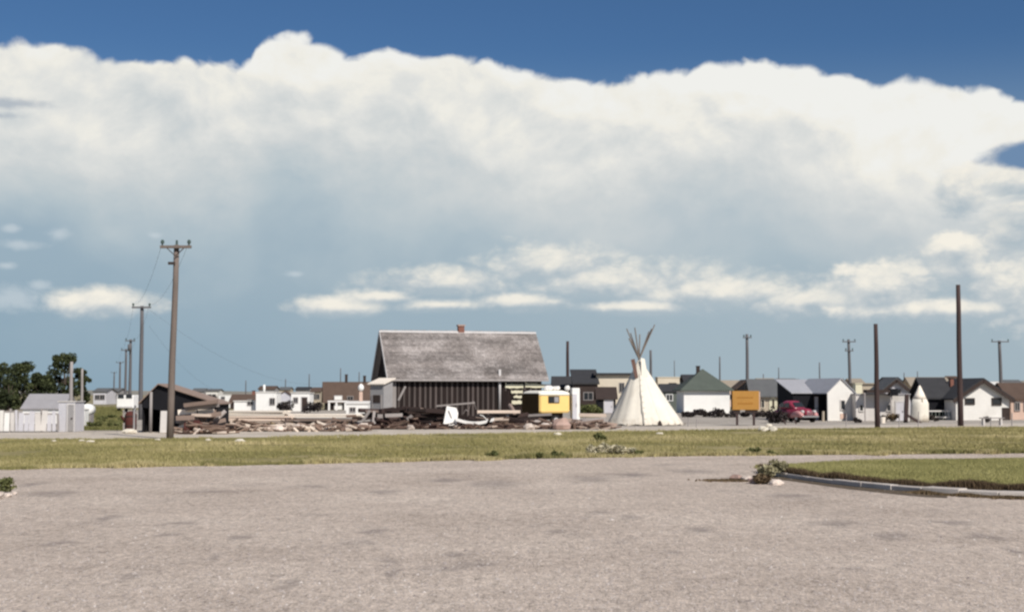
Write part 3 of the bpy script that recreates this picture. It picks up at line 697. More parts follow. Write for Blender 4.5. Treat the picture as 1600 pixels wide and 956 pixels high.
part('brace_board', MB().beam((upx(622), -w - .09, 1.55), (upx(633), -w - .09, 2.45), .04, .13), MATS['grey_wood'], barn)
oh = .42; sl = (ht - he) / w
rf = part('roof', chevron(MB(), w + oh, ht + .015, he - oh * sl + .015, .09, -a - oh * .9, a + oh * .9, 'x'), MATS['grey_wood'], barn)
mb = MB(); nrm = Vector((0, -sl, 1)).normalized() ; dn = Vector((0, -1, -sl)).normalized(); Ls = (w + oh) * math.hypot(1, sl); M = Matrix((Vector((1, 0, 0)), -dn, Vector((0, -sl, 1)).normalized())).transposed()
rowi = 0; s = .12
while s < Ls + .02:
    x = -a - oh * .9; rowt = random.uniform(.25, .75)
    while x < a + oh * .9 - .03:
        ww = min(random.uniform(.12, .24), a + oh * .9 - x); j = random.uniform(-.025, .02)
        c = Vector((x + ww / 2, 0, ht + .115)) + dn * (s + j - .10) + M.col[2] * (.012 + random.uniform(0, .012))
        Mt = M @ Matrix.Rotation(R(-3.2 + random.uniform(-1, .6)), 3, 'X')
        big = mnoise.noise(Vector((x * .22, s * 1.9, 4))) * 1.25
        mb.box(c, (ww - .012, .24, .014), M=Mt, tint=min(1, max(0, rowt * .45 + random.random() * .45 + big * .55))); x += ww
    s += .165; rowi += 1
sh_ = part('shingles', mb, MATS['shingle'], rf, tint=True); sh_['kind'] = 'stuff'
mb = MB()
for sg in (-1, 1): mb.add([(-a - oh * .9, 0, ht + .15), (a + oh * .9, 0, ht + .15), (a + oh * .9, sg * .12, ht + .15 - .11 * sl), (-a - oh * .9, sg * .12, ht + .15 - .11 * sl), (-a - oh * .9, 0, ht + .165), (a + oh * .9, 0, ht + .165), (a + oh * .9, sg * .12, ht + .165 - .11 * sl), (-a - oh * .9, sg * .12, ht + .165 - .11 * sl)],
                         [(0, 1, 2, 3), (4, 5, 6, 7), (0, 1, 5, 4), (1, 2, 6, 5), (2, 3, 7, 6), (3, 0, 4, 7)])
part('ridge_cap', mb, MATS['pale_trim'], rf)
mb = MB(); x = -a - oh * .9
for sg in (-1, 1): mb.beam((x - .025, 0, ht + .06), (x - .025, sg * (w + oh), he - oh * sl + .06), .04, .20)
part('barge_board', mb, MATS['pale_trim'], rf)
cx = upx(735); ch = part('chimney', MB().b2((cx - .2, -.1, ht - .2), (cx + .2, .3, ht + .50)), MATS['brick_red'], rf); part('chimney_cap', MB().b2((cx - .25, -.15, ht + .504), (cx + .25, .35, ht + .60)), MATS['rock_pink'], ch)
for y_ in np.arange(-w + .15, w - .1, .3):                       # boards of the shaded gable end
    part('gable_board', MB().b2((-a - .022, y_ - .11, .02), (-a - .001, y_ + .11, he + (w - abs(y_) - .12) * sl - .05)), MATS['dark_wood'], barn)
# cream sign boards fixed to the barn front
for k, (p0, p1, y0, y1, l) in enumerate([(789, 817, 599, 607, 'widest cream sign board at the top of the barn front stack'), (798, 816, 609, 615, 'second cream sign board down the barn front stack'), (802, 816, 617, 622.5, 'short third cream sign board down the barn front stack'),
                                   (799, 816, 625, 632, 'lowest cream sign board on the barn front'), (820, 850, 598.5, 606, 'cream sign board at the barn corner above the yellow trailer')]):
    xa, xb = upx(p0), upx(p1); za, zb = HZ(y1, 92.5), HZ(y0, 92.5); root = thing('sign_board', l, 'sign', barn.location + ux * ((xa + xb) / 2) - uy * (w + .06), rz, 'cream sign boards on the barn')
    hw = (xb - xa) / 2; mb = MB(); rg = random.Random(k); tp = [(-hw + i * hw / 4, zb - rg.uniform(0, .07) + (.12 if i == 0 and k in (0, 4) else 0)) for i in range(9)]; bt = [(hw - i * hw / 4, za + rg.uniform(0, .06)) for i in range(9)]
    mb.prism(tp + bt, -.05, .0, 'y'); part('board', mb, MATS['sign_cream'], root); mb = MB()
    for s_ in (-.7, .7): mb.b2((hw * s_ - .03, 0.0, za + .02), (hw * s_ + .03, .038, zb - .09))
    part('bracket', mb, MATS['dark_trim'], root)

# ---- grey privy against the barn end
r_, L_, W_, e_, t_ = house('outhouse', 'narrow grey outhouse with dark sign leaning against the barn end', 584, 606, 89.5, 600, 593, .95, 'x', 'grey_wall', 'cream_plank', oh=.14, th=.07, rz=-32, kind='shed', cat='outhouse', doors=[('f', 0, .62, 1.85, 'grey_wall', 'grey_wood')])
part('notice_panel', MB().b2((-.26, -W_ / 2 - .06, 1.42), (.28, -W_ / 2 - .032, 1.90)), MATS['dark_trim'], r_)

# ---- open dark shed among the poles, its interior shade painted black
d = 74.0; root = thing('shed', 'open fronted shed with lopsided gable roof and interior shade painted black behind the tall utility pole', 'shed', (PX(282, d), d, 0)); ox = PX(282, d)
xa, xm, xb = PX(222, d) - ox, PX(248, d) - ox, PX(340, d) - ox; za, zm, zb = HZ(627, d), HZ(601, d), HZ(631, d)
part('back_wall', MB().prism([(xa, 0), (xb, 0), (xb, zb), (xm, zm), (xa, za)], 2.9, 3.0, 'y'), MATS['black_shade'], root)
part('side_wall', MB().b2((xa, .1, 0), (xa + .06, 2.9, za)), MATS['black_shade'], root); part('side_wall', MB().b2((xb - .06, .1, 0), (xb, 2.9, zb)), MATS['black_shade'], root)
part('gable_wall', MB().prism([(xm + .25, zb - .35), (xb, zb - .35), (xb, zb), (xm, zm), (xa, za), (xa, za - .3)], .0, .06, 'y'), MATS['black_shade'], root)
for i in range(8):
    x = xm + .55 + i * .32
    if x < xb - .1: part('wall_board', MB().b2((x - .14, .02, .05), (x + .14, .05, zb - .36)), MATS['black_shade'], root)  # boards blackened in place of the open interior's shade
mb = MB()
for (p, q) in (((xm, zm), (xa - .15, za - .15)), ((xm, zm), (xb + .12, zb - .03))):
    v = [(p[0], -.2, p[1] + .01), (q[0], -.2, q[1] + .01), (q[0], 3.2, q[1] + .01), (p[0], 3.2, p[1] + .01)]; mb.add(v + [(x, y, z + .06) for x, y, z in v], [(0, 1, 2, 3), (7, 6, 5, 4), (0, 4, 5, 1), (1, 5, 6, 2), (2, 6, 7, 3), (3, 7, 4, 0)])
part('roof', mb, MATS['mid_plank'], root)
part('post', MB().tube((PX(237, d) - ox, -.12, 0), (PX(237, d) - ox, -.12, HZ(612, d)), .085, .075, 8), MATS['grey_wood'], root, smooth=True)
tag(part('leaning_sheet', MB().box((0, 0, .56), (.36, .05, 1.12), M=Matrix.Rotation(R(-7), 3, 'X')), MATS['grimy_white'], loc=(PX(258, d), d - .18, 0)), 'grimy white sheet leaning in the mouth of the black shed', 'sheet')

# ---- white fence, low house and white shed near the trees
fd = 74.5; fx0, fx1 = PX(-70, fd), PX(92, fd); root = thing('fence', 'grimy white board fence in front of the low grey roof', 'fence', ((fx0 + fx1) / 2, fd, 0)); x = fx0; k = 0; random.seed(5); cx = (fx0 + fx1) / 2
while x < fx1 - .1:
    ww = random.choice((.18, .24, .32)); hh = 1.10 + random.uniform(-.22, .14); part('board', MB().box((x + ww / 2 - cx, random.uniform(-.03, .0), hh / 2 + .03), (ww - random.uniform(.02, .07), .03, hh - .06), M=Matrix.Rotation(random.gauss(0, .03), 3, 'Y')), MATS[random.choice(('white_wall', 'grimy_white', 'lavender_white', 'white_paint', 'grimy_white', 'grey_wood'))], root); x += ww
    k += 1
    if k % 6 == 0: part('post', MB().b2((x - .05 - cx, .025, 0), (x + .05 - cx, .13, 1.22)), MATS['grey_wood'], root)
for z in (.35, .9): part('rail', MB().b2((fx0 - cx, .025, z), (fx1 - cx, .065, z + .09)), MATS['grey_wood'], root)
house('low_house', 'low white house with plain grey roof below the dark trees', 36, 97, 92, 638, 617, 3.2, 'x', 'white_paint', 'pale_roof', .12, .07, wins=[('f', -.15, .5, .5, .4)])
house('white_shed', 'boxy pale shed with flat roof at the end of the white fence', 92, 118, 75.5, 628, 625, 1.6, 'x', 'lavender_white', 'grimy_white', .05, .05, kind='flat', cat='shed', doors=[('f', .25, .3, 1.4, 'grey_wall')])
house('small_hut', 'tiny white hut past the boxy pale shed', 122, 133, 84, 640, 637, .8, 'x', 'white_paint', 'white_wall', .04, .04, kind='flat', cat='hut', doors=[('f', 0, .22, .7, 'white_wall')])
d = 88; root = thing('water_tank', 'round white tank on legs beside the tiny hut', 'tank', (PX(138, d), d, 0)); zc = HZ(640, d)
part('tank', MB().loft([[(math.cos(j * .5236) * r, y, zc + math.sin(j * .5236) * r) for j in range(12)] for y, r in ((-.5, .22), (-.42, .36), (.42, .36), (.5, .22))]), MATS['white_paint'], root, smooth=True)
for s in (-1, 1): part('leg', MB().b2((s * .22 - .05, -.35, 0), (s * .22 + .05, .35, zc - .28)), MATS['grey_wood'], root)

# ---- small buildings between the shed and the barn
house('white_shack', 'white flat roofed shack with tall step and vent pipe behind the planks', 366, 402, 150, 627, 626, 3, 'x', 'white_paint', 'white_wall', .1, .08, kind='flat', wins=[('f', .2, 1.0, .5, .5)])
r_, L_, W_, e_, t_ = house('white_block', 'taller white block house joined to the flat roofed shack', 400, 432, 149, 613.5, 612, 3, 'x', 'white_paint', 'white_wall', .06, .08, kind='flat', wins=[('f', .30, 1.1, .45, .6)])
part('vent_pipe', MB().tube((-.55, .4, e_), (-.55, .4, e_ + .85), .13, .12, 10), MATS['white_paint'], r_, smooth=True)
house('dark_house', 'low dark roofed house behind the white flat roofed shack', 360, 400, 178, 628, 617, 4, 'x', 'dark_trim', 'brown_roof', .2, cat='house', chims=[(.30, 0, .35, .5, 'brick_red')])
house('trailer_home', 'small white trailer roof showing beyond the black shed roof', 342, 364, 185, 617, 616.5, 2.4, 'x', 'white_paint', 'white_wall', .05, .06, kind='flat', cat='trailer', wins=[('f', -.2, 1.3, .4, .3)])
house('lavender_shed', 'small pale lavender shed between two white buildings', 437, 453, 160, 617, 612, 2, 'y', 'lavender_white', 'brown_roof', .1, cat='shed', doors=[('f', 0, .5, 1.0)])
house('white_cabin', 'narrow white cabin with dark doorway beside the brown roofed house', 455, 484, 155, 614, 613, 3, 'x', 'white_paint', 'white_wall', .1, .07, kind='flat', cat='cabin', doors=[('f', .22, .6, 1.5, 'dark_trim')], wins=[('f', -.25, 1.2, .4, .5)])
house('brown_house', 'house with brown pitched roof and white porch beside the barn', 504, 572, 168, 626, 598, 5.6, 'x', 'dark_wood', 'brown_roof', .35, .12, rz=9, wins=[('f', .05, 1.15, .6, .8)], doors=[('f', -.22, .8, 1.6, 'white_paint')], chims=[(-.02, 0, .32, .95, 'dark_trim'), (.40, 0, .32, .8, 'dark_trim')])
d = 163; root = thing('porch', 'white porch with posts in front of the brown roofed house', 'porch', (PX(528, d), d, 0))
part('porch_roof', MB().b2((-1.1, -.5, HZ(628, d)), (1.1, 1.6, HZ(628, d) + .16)), MATS['white_paint'], root)
for x in (-.95, -.1, .9): part('post', MB().b2((x - .10, -.45, 0), (x + .10, -.25, HZ(628, d) - .004)), MATS['white_paint'], root)
house('white_garage', 'low white shed end beside the barn outhouse', 541, 575, 120, 631, 628, 2.0, 'x', 'white_paint', 'white_wall', .08, .07, kind='shed', cat='shed', wins=[('f', -.2, .6, .4, .3)])
d = 122; root = thing('fuel_pump', 'globe topped pink fuel pump in front of the brown roofed house', 'fuel pump', (PX(564, d), d, 0))
part('base', MB().b2((-.22, -.2, 0), (.22, .2, .15)), MATS['concrete'], root); part('body', MB().b2((-.14, -.14, .154), (.14, .14, HZ(612, d))), MATS['pink_wall'], root, bevel=.03)
zc = HZ(605.5, d); part('globe', MB().loft([[(math.cos(j * .5236) * r, math.sin(j * .5236) * r, zc + z) for j in range(12)] for z, r in ((-.30, .10), (-.16, .22), (0, .26), (.16, .22), (.34, .05))]), MATS['white_paint'], root, smooth=True)
part('hose', MB().tube((.14, -.05, 1.2), (.22, -.12, .5), .025, .025, 6), MATS['rubber'], root)

# ---- buildings beyond the barn
r_, L_, W_, e_, t_ = house('cream_house', 'cream house with dark flat topped roof and awning behind the tipi', 932, 1004, 166, 586, 578, 6, 'x', 'cream_wall', 'dark_roof', .35, .25, kind='flat', wins=[('f', .05, 2.6, .5, 1.0)])
house('dark_annex', 'dark shingled annex with low sloping roof joined to the cream house', 897, 934, 164, 600, 579, 6.5, 'x', 'dark_trim', 'dark_roof', .2, .2, kind='shed', wins=[('f', .1, 1.6, 1.0, .8)])
house('black_shack', 'small black shack roof above the yellow trailer', 864, 898, 172, 604, 589, 4, 'x', 'dark_trim', 'dark_roof', .15, .1, wins=[('f', -.2, 1.9, .5, .5, 'white_paint')])
house('black_garage', 'low black garage with peaked corner beside the tipi', 934, 962, 140, 622, 606, 3, 'x', 'black_shade', 'dark_trim', .2, .1, cat='garage', doors=[('f', .1, .8, 1.3, 'lavender_white')])
house('round_cabin', 'cream trailer cabin with dark window peeping past the tipi', 1028, 1062, 170, 590, 588.5, 3, 'x', 'cream_wall', 'cream_wall', .06, .1, kind='flat', cat='cabin', wins=[('f', .18, 2.85, .8, .5, 'dark_trim', 1)])
house('green_shed', 'dark green shed between the tipi and the white hip roofed house', 1034, 1068, 150, 612, 601, 4, 'x', 'green_wall', 'dark_roof', .15, .1, cat='shed', wins=[('f', -.15, 1.5, .6, .6, 'white_paint')])
house('hip_house', 'bright white house with dark green hip roof and chimney', 1067, 1139, 141, 610.5, 578, 4.8, 'x', 'white_paint', 'green_roof', .38, .10, kind='hip', rz=2, chims=[(-.10, 0, .34, .35, 'dark_trim')])
house('gable_house', 'far brown house with black gable peeking above the orange sign', 1152, 1184, 172, 607, 594, 5, 'y', 'black_shade', 'brown_roof', .2, .1, wins=[('f', 0, 1.5, .5, .6)])
house('pink_house', 'far house with rosy tan roof between green hip roof and orange sign', 1128, 1158, 200, 607, 595, 5, 'x', 'pink_wall', 'tan_roof', .2, wins=[('f', 0, 1.4, .6, .6)])
r_, L_, W_, e_, t_ = house('long_house', 'long tan house with dark grey roof behind the red car', 1180, 1252, 132, 617.5, 594, 5.4, 'x', 'tan_wall', 'grey_roof', .35, .12, rz=-4, wins=[('f', -.32, 1.0, .5, .7, 'cream_wall')])
mb = MB(); pr = [(-.36, 0), (.36, 0), (.36, 1.15), (.28, 1.45), (.12, 1.60), (-.12, 1.60), (-.28, 1.45), (-.36, 1.15)]; mb.prism([(p - .30, z) for p, z in pr], -W_ / 2 - .07, -W_ / 2 - .001, 'y'); dd_ = part('door', mb, MATS['sign_cream'], r_)
part('door_gap', MB().b2((-.36, -W_ / 2 - .10, .55), (-.19, -W_ / 2 - .071, 1.4)), MATS['dark_trim'], dd_)

# white shed with open side
d = 104; x0, x1 = PX(1291, d), PX(1337, d); Lw = x1 - x0; Dp = 5.2; he_, ht_ = HZ(613, d), HZ(592, d)
root = thing('open_shed', 'grimy white gabled shed with tin roof and dark open side', 'shed', ((x0 + x1) / 2, d, 0), R(14)); a = Lw / 2
part('front_wall', MB().prism([(-a, 0), (a, 0), (a, he_), (0, ht_), (-a, he_)], 0, .1, 'y'), MATS['white_wall'], root)
part('back_wall', MB().prism([(-a, 0), (a, 0), (a, he_), (0, ht_), (-a, he_)], Dp - .1, Dp, 'y'), MATS['white_wall'], root)
part('side_wall', MB().b2((a - .1, .1, 0), (a, Dp - .1, he_)), MATS['white_wall'], root)
chevron(mb := MB(), a + .12, ht_ + .01, he_ - .12 * (ht_ - he_) / a + .01, .06, -.10, Dp + .15, 'y'); part('roof', mb, MATS['tin_roof'], root)
window(root, 'f', .12, 1.15, .30, .62, Lw, 0, 'grimy_white', 1); part('stain_panel', MB().b2((-.1, -.03, .12), (.42, -.001, .52)), MATS['pink_wall'], root)
house('lean_to', 'open lean-to with pale tin roof and interior shade painted black behind the red car', 1234, 1290, 106, 614, 594, 4.0, 'x', 'black_shade', 'tin_roof', .16, .06, kind='shed', cat='lean-to', rz=6, doors=[('f', .16, .28, 1.75, 'lavender_white', 'dark_trim')])  # solid black wall carries the shade of the open inside
tag(part('stump_post', MB().tube((0, 0, 0), (0.02, 0, .72), .10, .09, 8), MATS['tan_wall'], loc=gp(1286, 658)), 'short tan post at the mouth of the black lean-to', 'post')

# low white building with canopy, tent, right hand houses
r_, L_, W_, e_, t_ = house('white_store', 'low dirty white building with dark flat canopy behind the short dark pole', 1337, 1421, 103, 617, 616, 4, 'x', 'grimy_white', 'pale_roof', .06, .1, kind='flat', wins=[('f', -.40, .95, .22, .4, 'grimy_white', 1), ('f', .12, .95, .3, .4, 'grimy_white', 1)], doors=[('f', .32, .55, 1.35, 'lavender_white')])
cb = part('canopy', MB().b2((PX(1354, 102) - r_.location.x, -W_ / 2 - 1.0, HZ(613.5, 102)), (PX(1400, 102) - r_.location.x, -W_ / 2 - .01, HZ(608.5, 102))), MATS['dark_trim'], r_)
for s in (1357, 1398): part('canopy_post', MB().b2((PX(s, 101) - r_.location.x - .04, -W_ / 2 - .95, 0), (PX(s, 101) - r_.location.x + .04, -W_ / 2 - .87, HZ(613.5, 102) - .004)), MATS['grey_wood'], cb)
part('canopy_box', MB().b2((PX(1392, 102) - r_.location.x, -W_ / 2 - 1.05, HZ(618, 102)), (PX(1403, 102) - r_.location.x, -W_ / 2 - .2, HZ(607, 102))), MATS['black_shade'], cb)
house('gable_cabin', 'white gabled cabin with brown eaves rising behind the dirty white building', 1376, 1424, 122, 612, 592.5, 4, 'y', 'lavender_white', 'grey_roof', .28, .1, fascia='dark_trim', cat='cabin', wins=[('f', .05, 2.1, .5, .35)])
house('far_roof_house', 'far house with flat tan roof behind the gabled cabin', 1340, 1376, 150, 600, 597, 5, 'x', 'tan_wall', 'tan_roof', .2, .12, kind='flat', wins=[('f', .2, 1.9, .6, .5)])
house('cream_hut', 'little cream hut top beside the white shed gable', 1337, 1347, 118, 600, 598.5, 1, 'x', 'sign_cream', 'sign_cream', .05, .08, kind='flat', cat='hut', doors=[('f', 0, .28, 1.6, 'cream_wall')])
d = 100; root = thing('tent', 'narrow white canvas tent with tan peak beside the dark leaning post', 'tent', (PX(1436, d), d, 0)); zt = HZ(602, d); hw = 14 * d / F
rings = []
for j in range(9):
    s = j / 8; r0 = hw * min(1.0 - .12 * s, (1 - s) / .52) + .04; ring = []
    for k in range(24):
        an = k * 2 * math.pi / 24; rr = r0 * (1 + .05 * math.sin(an * 6) * (1 - s)); ring.append((math.cos(an) * rr + .05 * s, math.sin(an) * rr * .9, zt * s))
    rings.append(ring)
part('canvas', MB().loft(rings[:6]), MATS['canvas'], root, smooth=True); part('peak', MB().loft(rings[5:]), MATS['cream_plank'], root, smooth=True)
part('opening', MB().prism([(-.12, HZ(634, d)), (.2, HZ(634, d)), (.08, HZ(622, d))], -.52, -.3, 'y'), MATS['tan_wall'], root)
house('gable_front_house', 'white gable fronted house with dark roof behind the tall dark pole', 1487, 1573, 106, 621, 593, 5.5, 'y', 'white_wall', 'dark_roof', .30, .12, rz=5, fascia='dark_trim', wins=[('f', -.24, 1.40, .62, .34, 'dark_trim', 1), ('f', .26, 1.38, .62, .42, 'dark_trim', 1)], doors=[('f', .43, .42, .85, 'dark_trim', 'dark_trim')], chims=[(-.22, .15, .26, .10, 'brick_red')])
house('porch_wing', 'dark roofed wing with porch shade painted black joined to the white gable fronted house', 1449, 1486, 108, 621, 592, 4.6, 'x', 'black_shade', 'dark_roof', .22, .12, cat='porch')  # black walls stand in for the shade under the porch
d = 106.6; root = thing('porch_rail', 'pale green porch rail in front of the shaded porch', 'railing', (PX(1467, d), d, 0)); hw = 17 * d / F
for z in (.62, .16): part('rail', MB().b2((-hw, -.03, z), (hw, .03, z + .10)), MATS['grimy_white'], root)
for k in range(7): x = -hw + k * hw / 3; part('baluster', MB().b2((x - .03, -.025, 0), (x + .03, .025, .62)), MATS['green_wall'], root)
house('edge_house', 'pinkish house with brown roof cut by the picture edge', 1579, 1640, 108, 623, 600, 5, 'x', 'pink_wall', 'brown_roof', .2, .1, wins=[('f', -.34, 1.0, .3, .55), ('f', -.1, 1.0, .3, .55)], doors=[('f', .2, .5, 1.3)])
# far town roofs
for k, (x0, x1, e, tp, d, wl, rf_, l) in enumerate([(300, 318, 611.5, 607, 330, 'grey_wall', 'grey_roof', 'tiny far grey house on the horizon above the black shed'), (322, 340, 611, 608, 300, 'white_wall', 'grey_roof', 'tiny far white house on the horizon past the black shed'), (404, 428, 608, 603.5, 280, 'grey_wall', 'brown_roof', 'tiny far brown roof behind the white block house'),
        (436, 452, 609, 605, 330, 'tan_wall', 'grey_roof', 'tiny far roof behind the pale lavender shed'), (462, 482, 609, 605, 300, 'grey_wall', 'dark_roof', 'tiny far dark roof behind the narrow white cabin'), (146, 166, 612, 607, 240, 'lavender_white', 'grey_roof', 'tiny far pale house beyond the narrow dark tree'), (852, 866, 606, 601, 300, 'tan_wall', 'grey_roof', 'tiny far roof beside the barn eave'),
        (1186, 1212, 597, 591.5, 290, 'tan_wall', 'tan_roof', 'tiny far tan roof above the long grey roof'), (1218, 1246, 598, 592, 300, 'white_wall', 'brown_roof', 'tiny far brown roof above the lean-to corner'), (1330, 1350, 598, 592, 280, 'pink_wall', 'tan_roof', 'tiny far rosy roof beside the two crossarm pole'), (1486, 1500, 594, 588, 290, 'tan_wall', 'brown_roof', 'tiny far brown roof behind the dark porch wing'), (1574, 1600, 602, 594, 260, 'cream_wall', 'grey_roof', 'tiny far grey roof above the house at the picture edge')]):
    house('far_house', l, x0, x1, d, e, tp, 6, 'x', wl, rf_, .2, group='far houses of the town', wins=[('f', -.2, 1.2, .7, .7), ('f', .2, 1.2, .7, .7)])
for k, (x0, x1, e, tp, d, wl, rf_, l) in enumerate([(1424, 1486, 603, 590, 230, 'cream_wall', 'tan_roof', 'far cream house with tan roof above the tent'), (1545, 1572, 601, 597, 240, 'white_paint', 'white_wall', 'far bright white roof beside the crossarm pole'),
        (1250, 1278, 600, 594, 250, 'tan_wall', 'grey_roof', 'far grey roof above the black lean-to'), (1070, 1086, 596, 586, 210, 'dark_trim', 'dark_roof', 'far dark roof left of the hip roof chimney'), (486, 500, 612, 606, 240, 'tan_wall', 'brown_roof', 'far brown roof beside the narrow white cabin'),
        (170, 184, 612, 607, 260, 'grey_wall', 'grey_roof', 'far grey roof beside the receding poles'), (1300, 1322, 598, 592, 260, 'white_wall', 'grey_roof', 'far grey roof above the white shed gable'), (1388, 1410, 596, 590, 230, 'tan_wall', 'dark_roof', 'far dark roof above the gabled cabin')]):
    house('far_house', l, x0, x1, d, e, tp, 6, 'x', wl, rf_, .2, group='far houses of the town', wins=[('f', -.2, 1.3, .7, .8), ('f', .2, 1.3, .7, .8)])

# ------------------------------------------------------------------ poles and wires
def pole(px, top, d, r, label, arms=(), m='pole_wood', base_px=None, group=None, lean=0.0, trans=False, cat='utility pole', name='utility_pole'):
    h = HZ(top, d); bx = PX(base_px if base_px is not None else px, d); tx = PX(px, d); root = thing(name, label, cat, (bx, d, 0), 0, group)
    tx = (bx + (tx - bx) * 0 + lean) - bx
    segs = [[(tx * s + math.cos(k * .628) * r * (1.08 - .3 * s) + .01 * math.sin(s * 9 + d), math.sin(k * .628) * r * (1.08 - .3 * s), s * h - (.3 if s == 0 else 0)) for k in range(10)] for s in (0, .2, .4, .6, .8, 1)]
    part('shaft', MB().loft(segs), MATS[m], root, smooth=True)
    for (dz, half) in arms:
        z = h - dz; ar = part('crossarm', MB().b2((tx - half, -r - .10, z - .06), (tx + half, -r * .75, z + .06)), MATS['pole_far' if d > 120 else m], root)
        for s in (-1, 1):
            part('insulator', MB().loft([[(tx + s * (half - .10) + math.cos(k * .785) * q, -r - .05 + math.sin(k * .785) * q, z + .06 + zz) for k in range(8)] for zz, q in ((0, .03), (.08, .04), (.1, .085), (.2, .085), (.26, .04))]), MATS['insulator'], ar)
            if d < 100: part('brace', MB().beam((tx + s * half * .55, -r - .115, z - .06), (tx, -r - .06, z - .42), .02, .04), MATS['dark_trim'], ar)
    if trans: part('transformer', MB().tube((tx, -r - .28, h - 1.5), (tx, -r - .28, h - .65), .24, .24, 10), MATS['pole_far'], root, smooth=True)
    return root, Vector((bx + tx, d, h))
G = 'utility poles receding beside the black shed'
pA = pole(268, 383, 64, .155, 'tall near utility pole with double crossarm ends in front of the black shed', [(.10, .70)], base_px=266, lean=.20, group=G)
part('bracket', MB().b2((-.13, -.24, HZ(412, 64) - .06), (.17, -.13, HZ(412, 64) + .06)), MATS['dark_trim'], pA[0]); part('pole_cap', MB().tube((.20, 0, pA[1].z), (.20, 0, pA[1].z + .22), .06, .05, 8), MATS['insulator'], pA[0])
pB = pole(220, 478, 108, .165, 'second utility pole with one crossarm beside the black shed', [(.12, .72)], group=G, m='pole_far')
pC = pole(203, 530, 178, .20, 'third receding utility pole with dark transformer can', [(.2, .6)], group=G, m='pole_far', trans=True)
pD = pole(196, 545, 215, .2, 'fourth receding utility pole behind the transformer pole', [(.2, .7)], group=G, m='pole_far')
pE = pole(187, 565, 300, .22, 'fifth receding utility pole in the row', [(.2, .8)], group=G, m='pole_far')
pF = pole(178, 581, 440, .24, 'farthest utility pole in the receding row', [(.2, .9)], group=G, m='pole_far')
pole(111, 565, 86, .12, 'bare light grey post in front of the tallest dark tree', m='grey_wood', cat='post', name='bare_post')
pole(128, 576, 110, .11, 'thin grey post in front of the narrow dark tree', m='grey_wood', cat='post', name='bare_post')
pole(1497, 445, 88, .175, 'tallest dark bare pole before the white gable fronted house', m='pole_dark', base_px=1500, cat='pole', name='bare_pole')
pole(1368, 506, 83.5, .15, 'shorter dark bare pole before the dirty white building', m='pole_dark', base_px=1370, cat='pole', name='bare_pole')
pole(887, 533, 180, .22, 'bare dark pole standing behind the yellow trailer', m='pole_dark', cat='pole', name='bare_pole')
pole(1017, 547, 215, .22, 'grey pole top just past the tipi poles', m='pole_far', cat='pole', name='bare_pole')
G2 = 'far utility poles of the town'
pole(1168, 522, 165, .2, 'far utility pole rising over the orange sign', [(.4, .5)], m='pole_far', group=G2)
pole(1329, 530, 172, .2, 'far utility pole with two crossarms over the white shed', [(.3, .8), (1.4, .5)], m='pole_far', group=G2, lean=-.15)
pole(1565, 532, 178, .24, 'far utility pole with crossarm over the house at the picture edge', [(.15, 1.1)], m='pole_far', group=G2, lean=-.15)
for (x, tp, l) in [(1125, 557, 'far pole over the green hip roof'), (1281, 566, 'far pole over the tin roof of the lean-to'), (1217, 574, 'far short pole over the grey roofed long house'), (532, 575, 'far pole over the middle of the brown roof'), (561, 581, 'far pole over the barn end of the brown roof'),
                   (483, 584, 'far pole over the narrow white cabin'), (446, 592, 'far pole over the pale lavender shed'), (384, 594, 'far pole over the low dark roofed house'), (1434, 580, 'far pole over the white tent'), (1413, 582, 'far pole over the gabled cabin'), (1193, 584, 'far stub pole beside the black gable'), (1054, 563, 'far thin pole right of the tipi')]:
    dd_ = min(420, 15500 / (612 - tp)); pole(x, tp, dd_, .17 if x != 1054 else .1, l, m='pole_far', group=G2)
def wire(p, q, sag, label, group):
    mb = MB(); c = (p + q) / 2; prev = None
    for k in range(13):
        s = k / 12; v = p.lerp(q, s) - c - Vector((0, 0, sag * 4 * s * (1 - s)))
        if prev is not None: mb.tube(prev, v, .0065, .0065, 4)
        prev = v
    tag(part('overhead_wire', mb, MATS['pole_far'], loc=c), label, 'wire', group)
ends = [pA, pB, pC, pD, pE]; nm = ['tall near pole and the second pole', 'second pole and the transformer pole', 'transformer pole and the fourth pole', 'fourth and fifth receding poles']
for i in range(4):
    for s in (-.6, .6):
        o_ = Vector((s, -.2, .22 - .1)); wire(ends[i][1] + o_, ends[i + 1][1] + o_, .8, ('outer' if s < 0 else 'inner') + ' overhead wire between the ' + nm[i], 'overhead wires along the receding poles')
wire(pB[1] + Vector((.6, -.2, -1.5)), at(345, 612, 150), .9, 'slack service wire from the second pole down to the white roofs', 'service wires'); wire(pB[1] + Vector((.6, -.2, -.3)), at(500, 600, 166), 1.6, 'long service wire from the second pole to the brown roofed house', 'service wires')

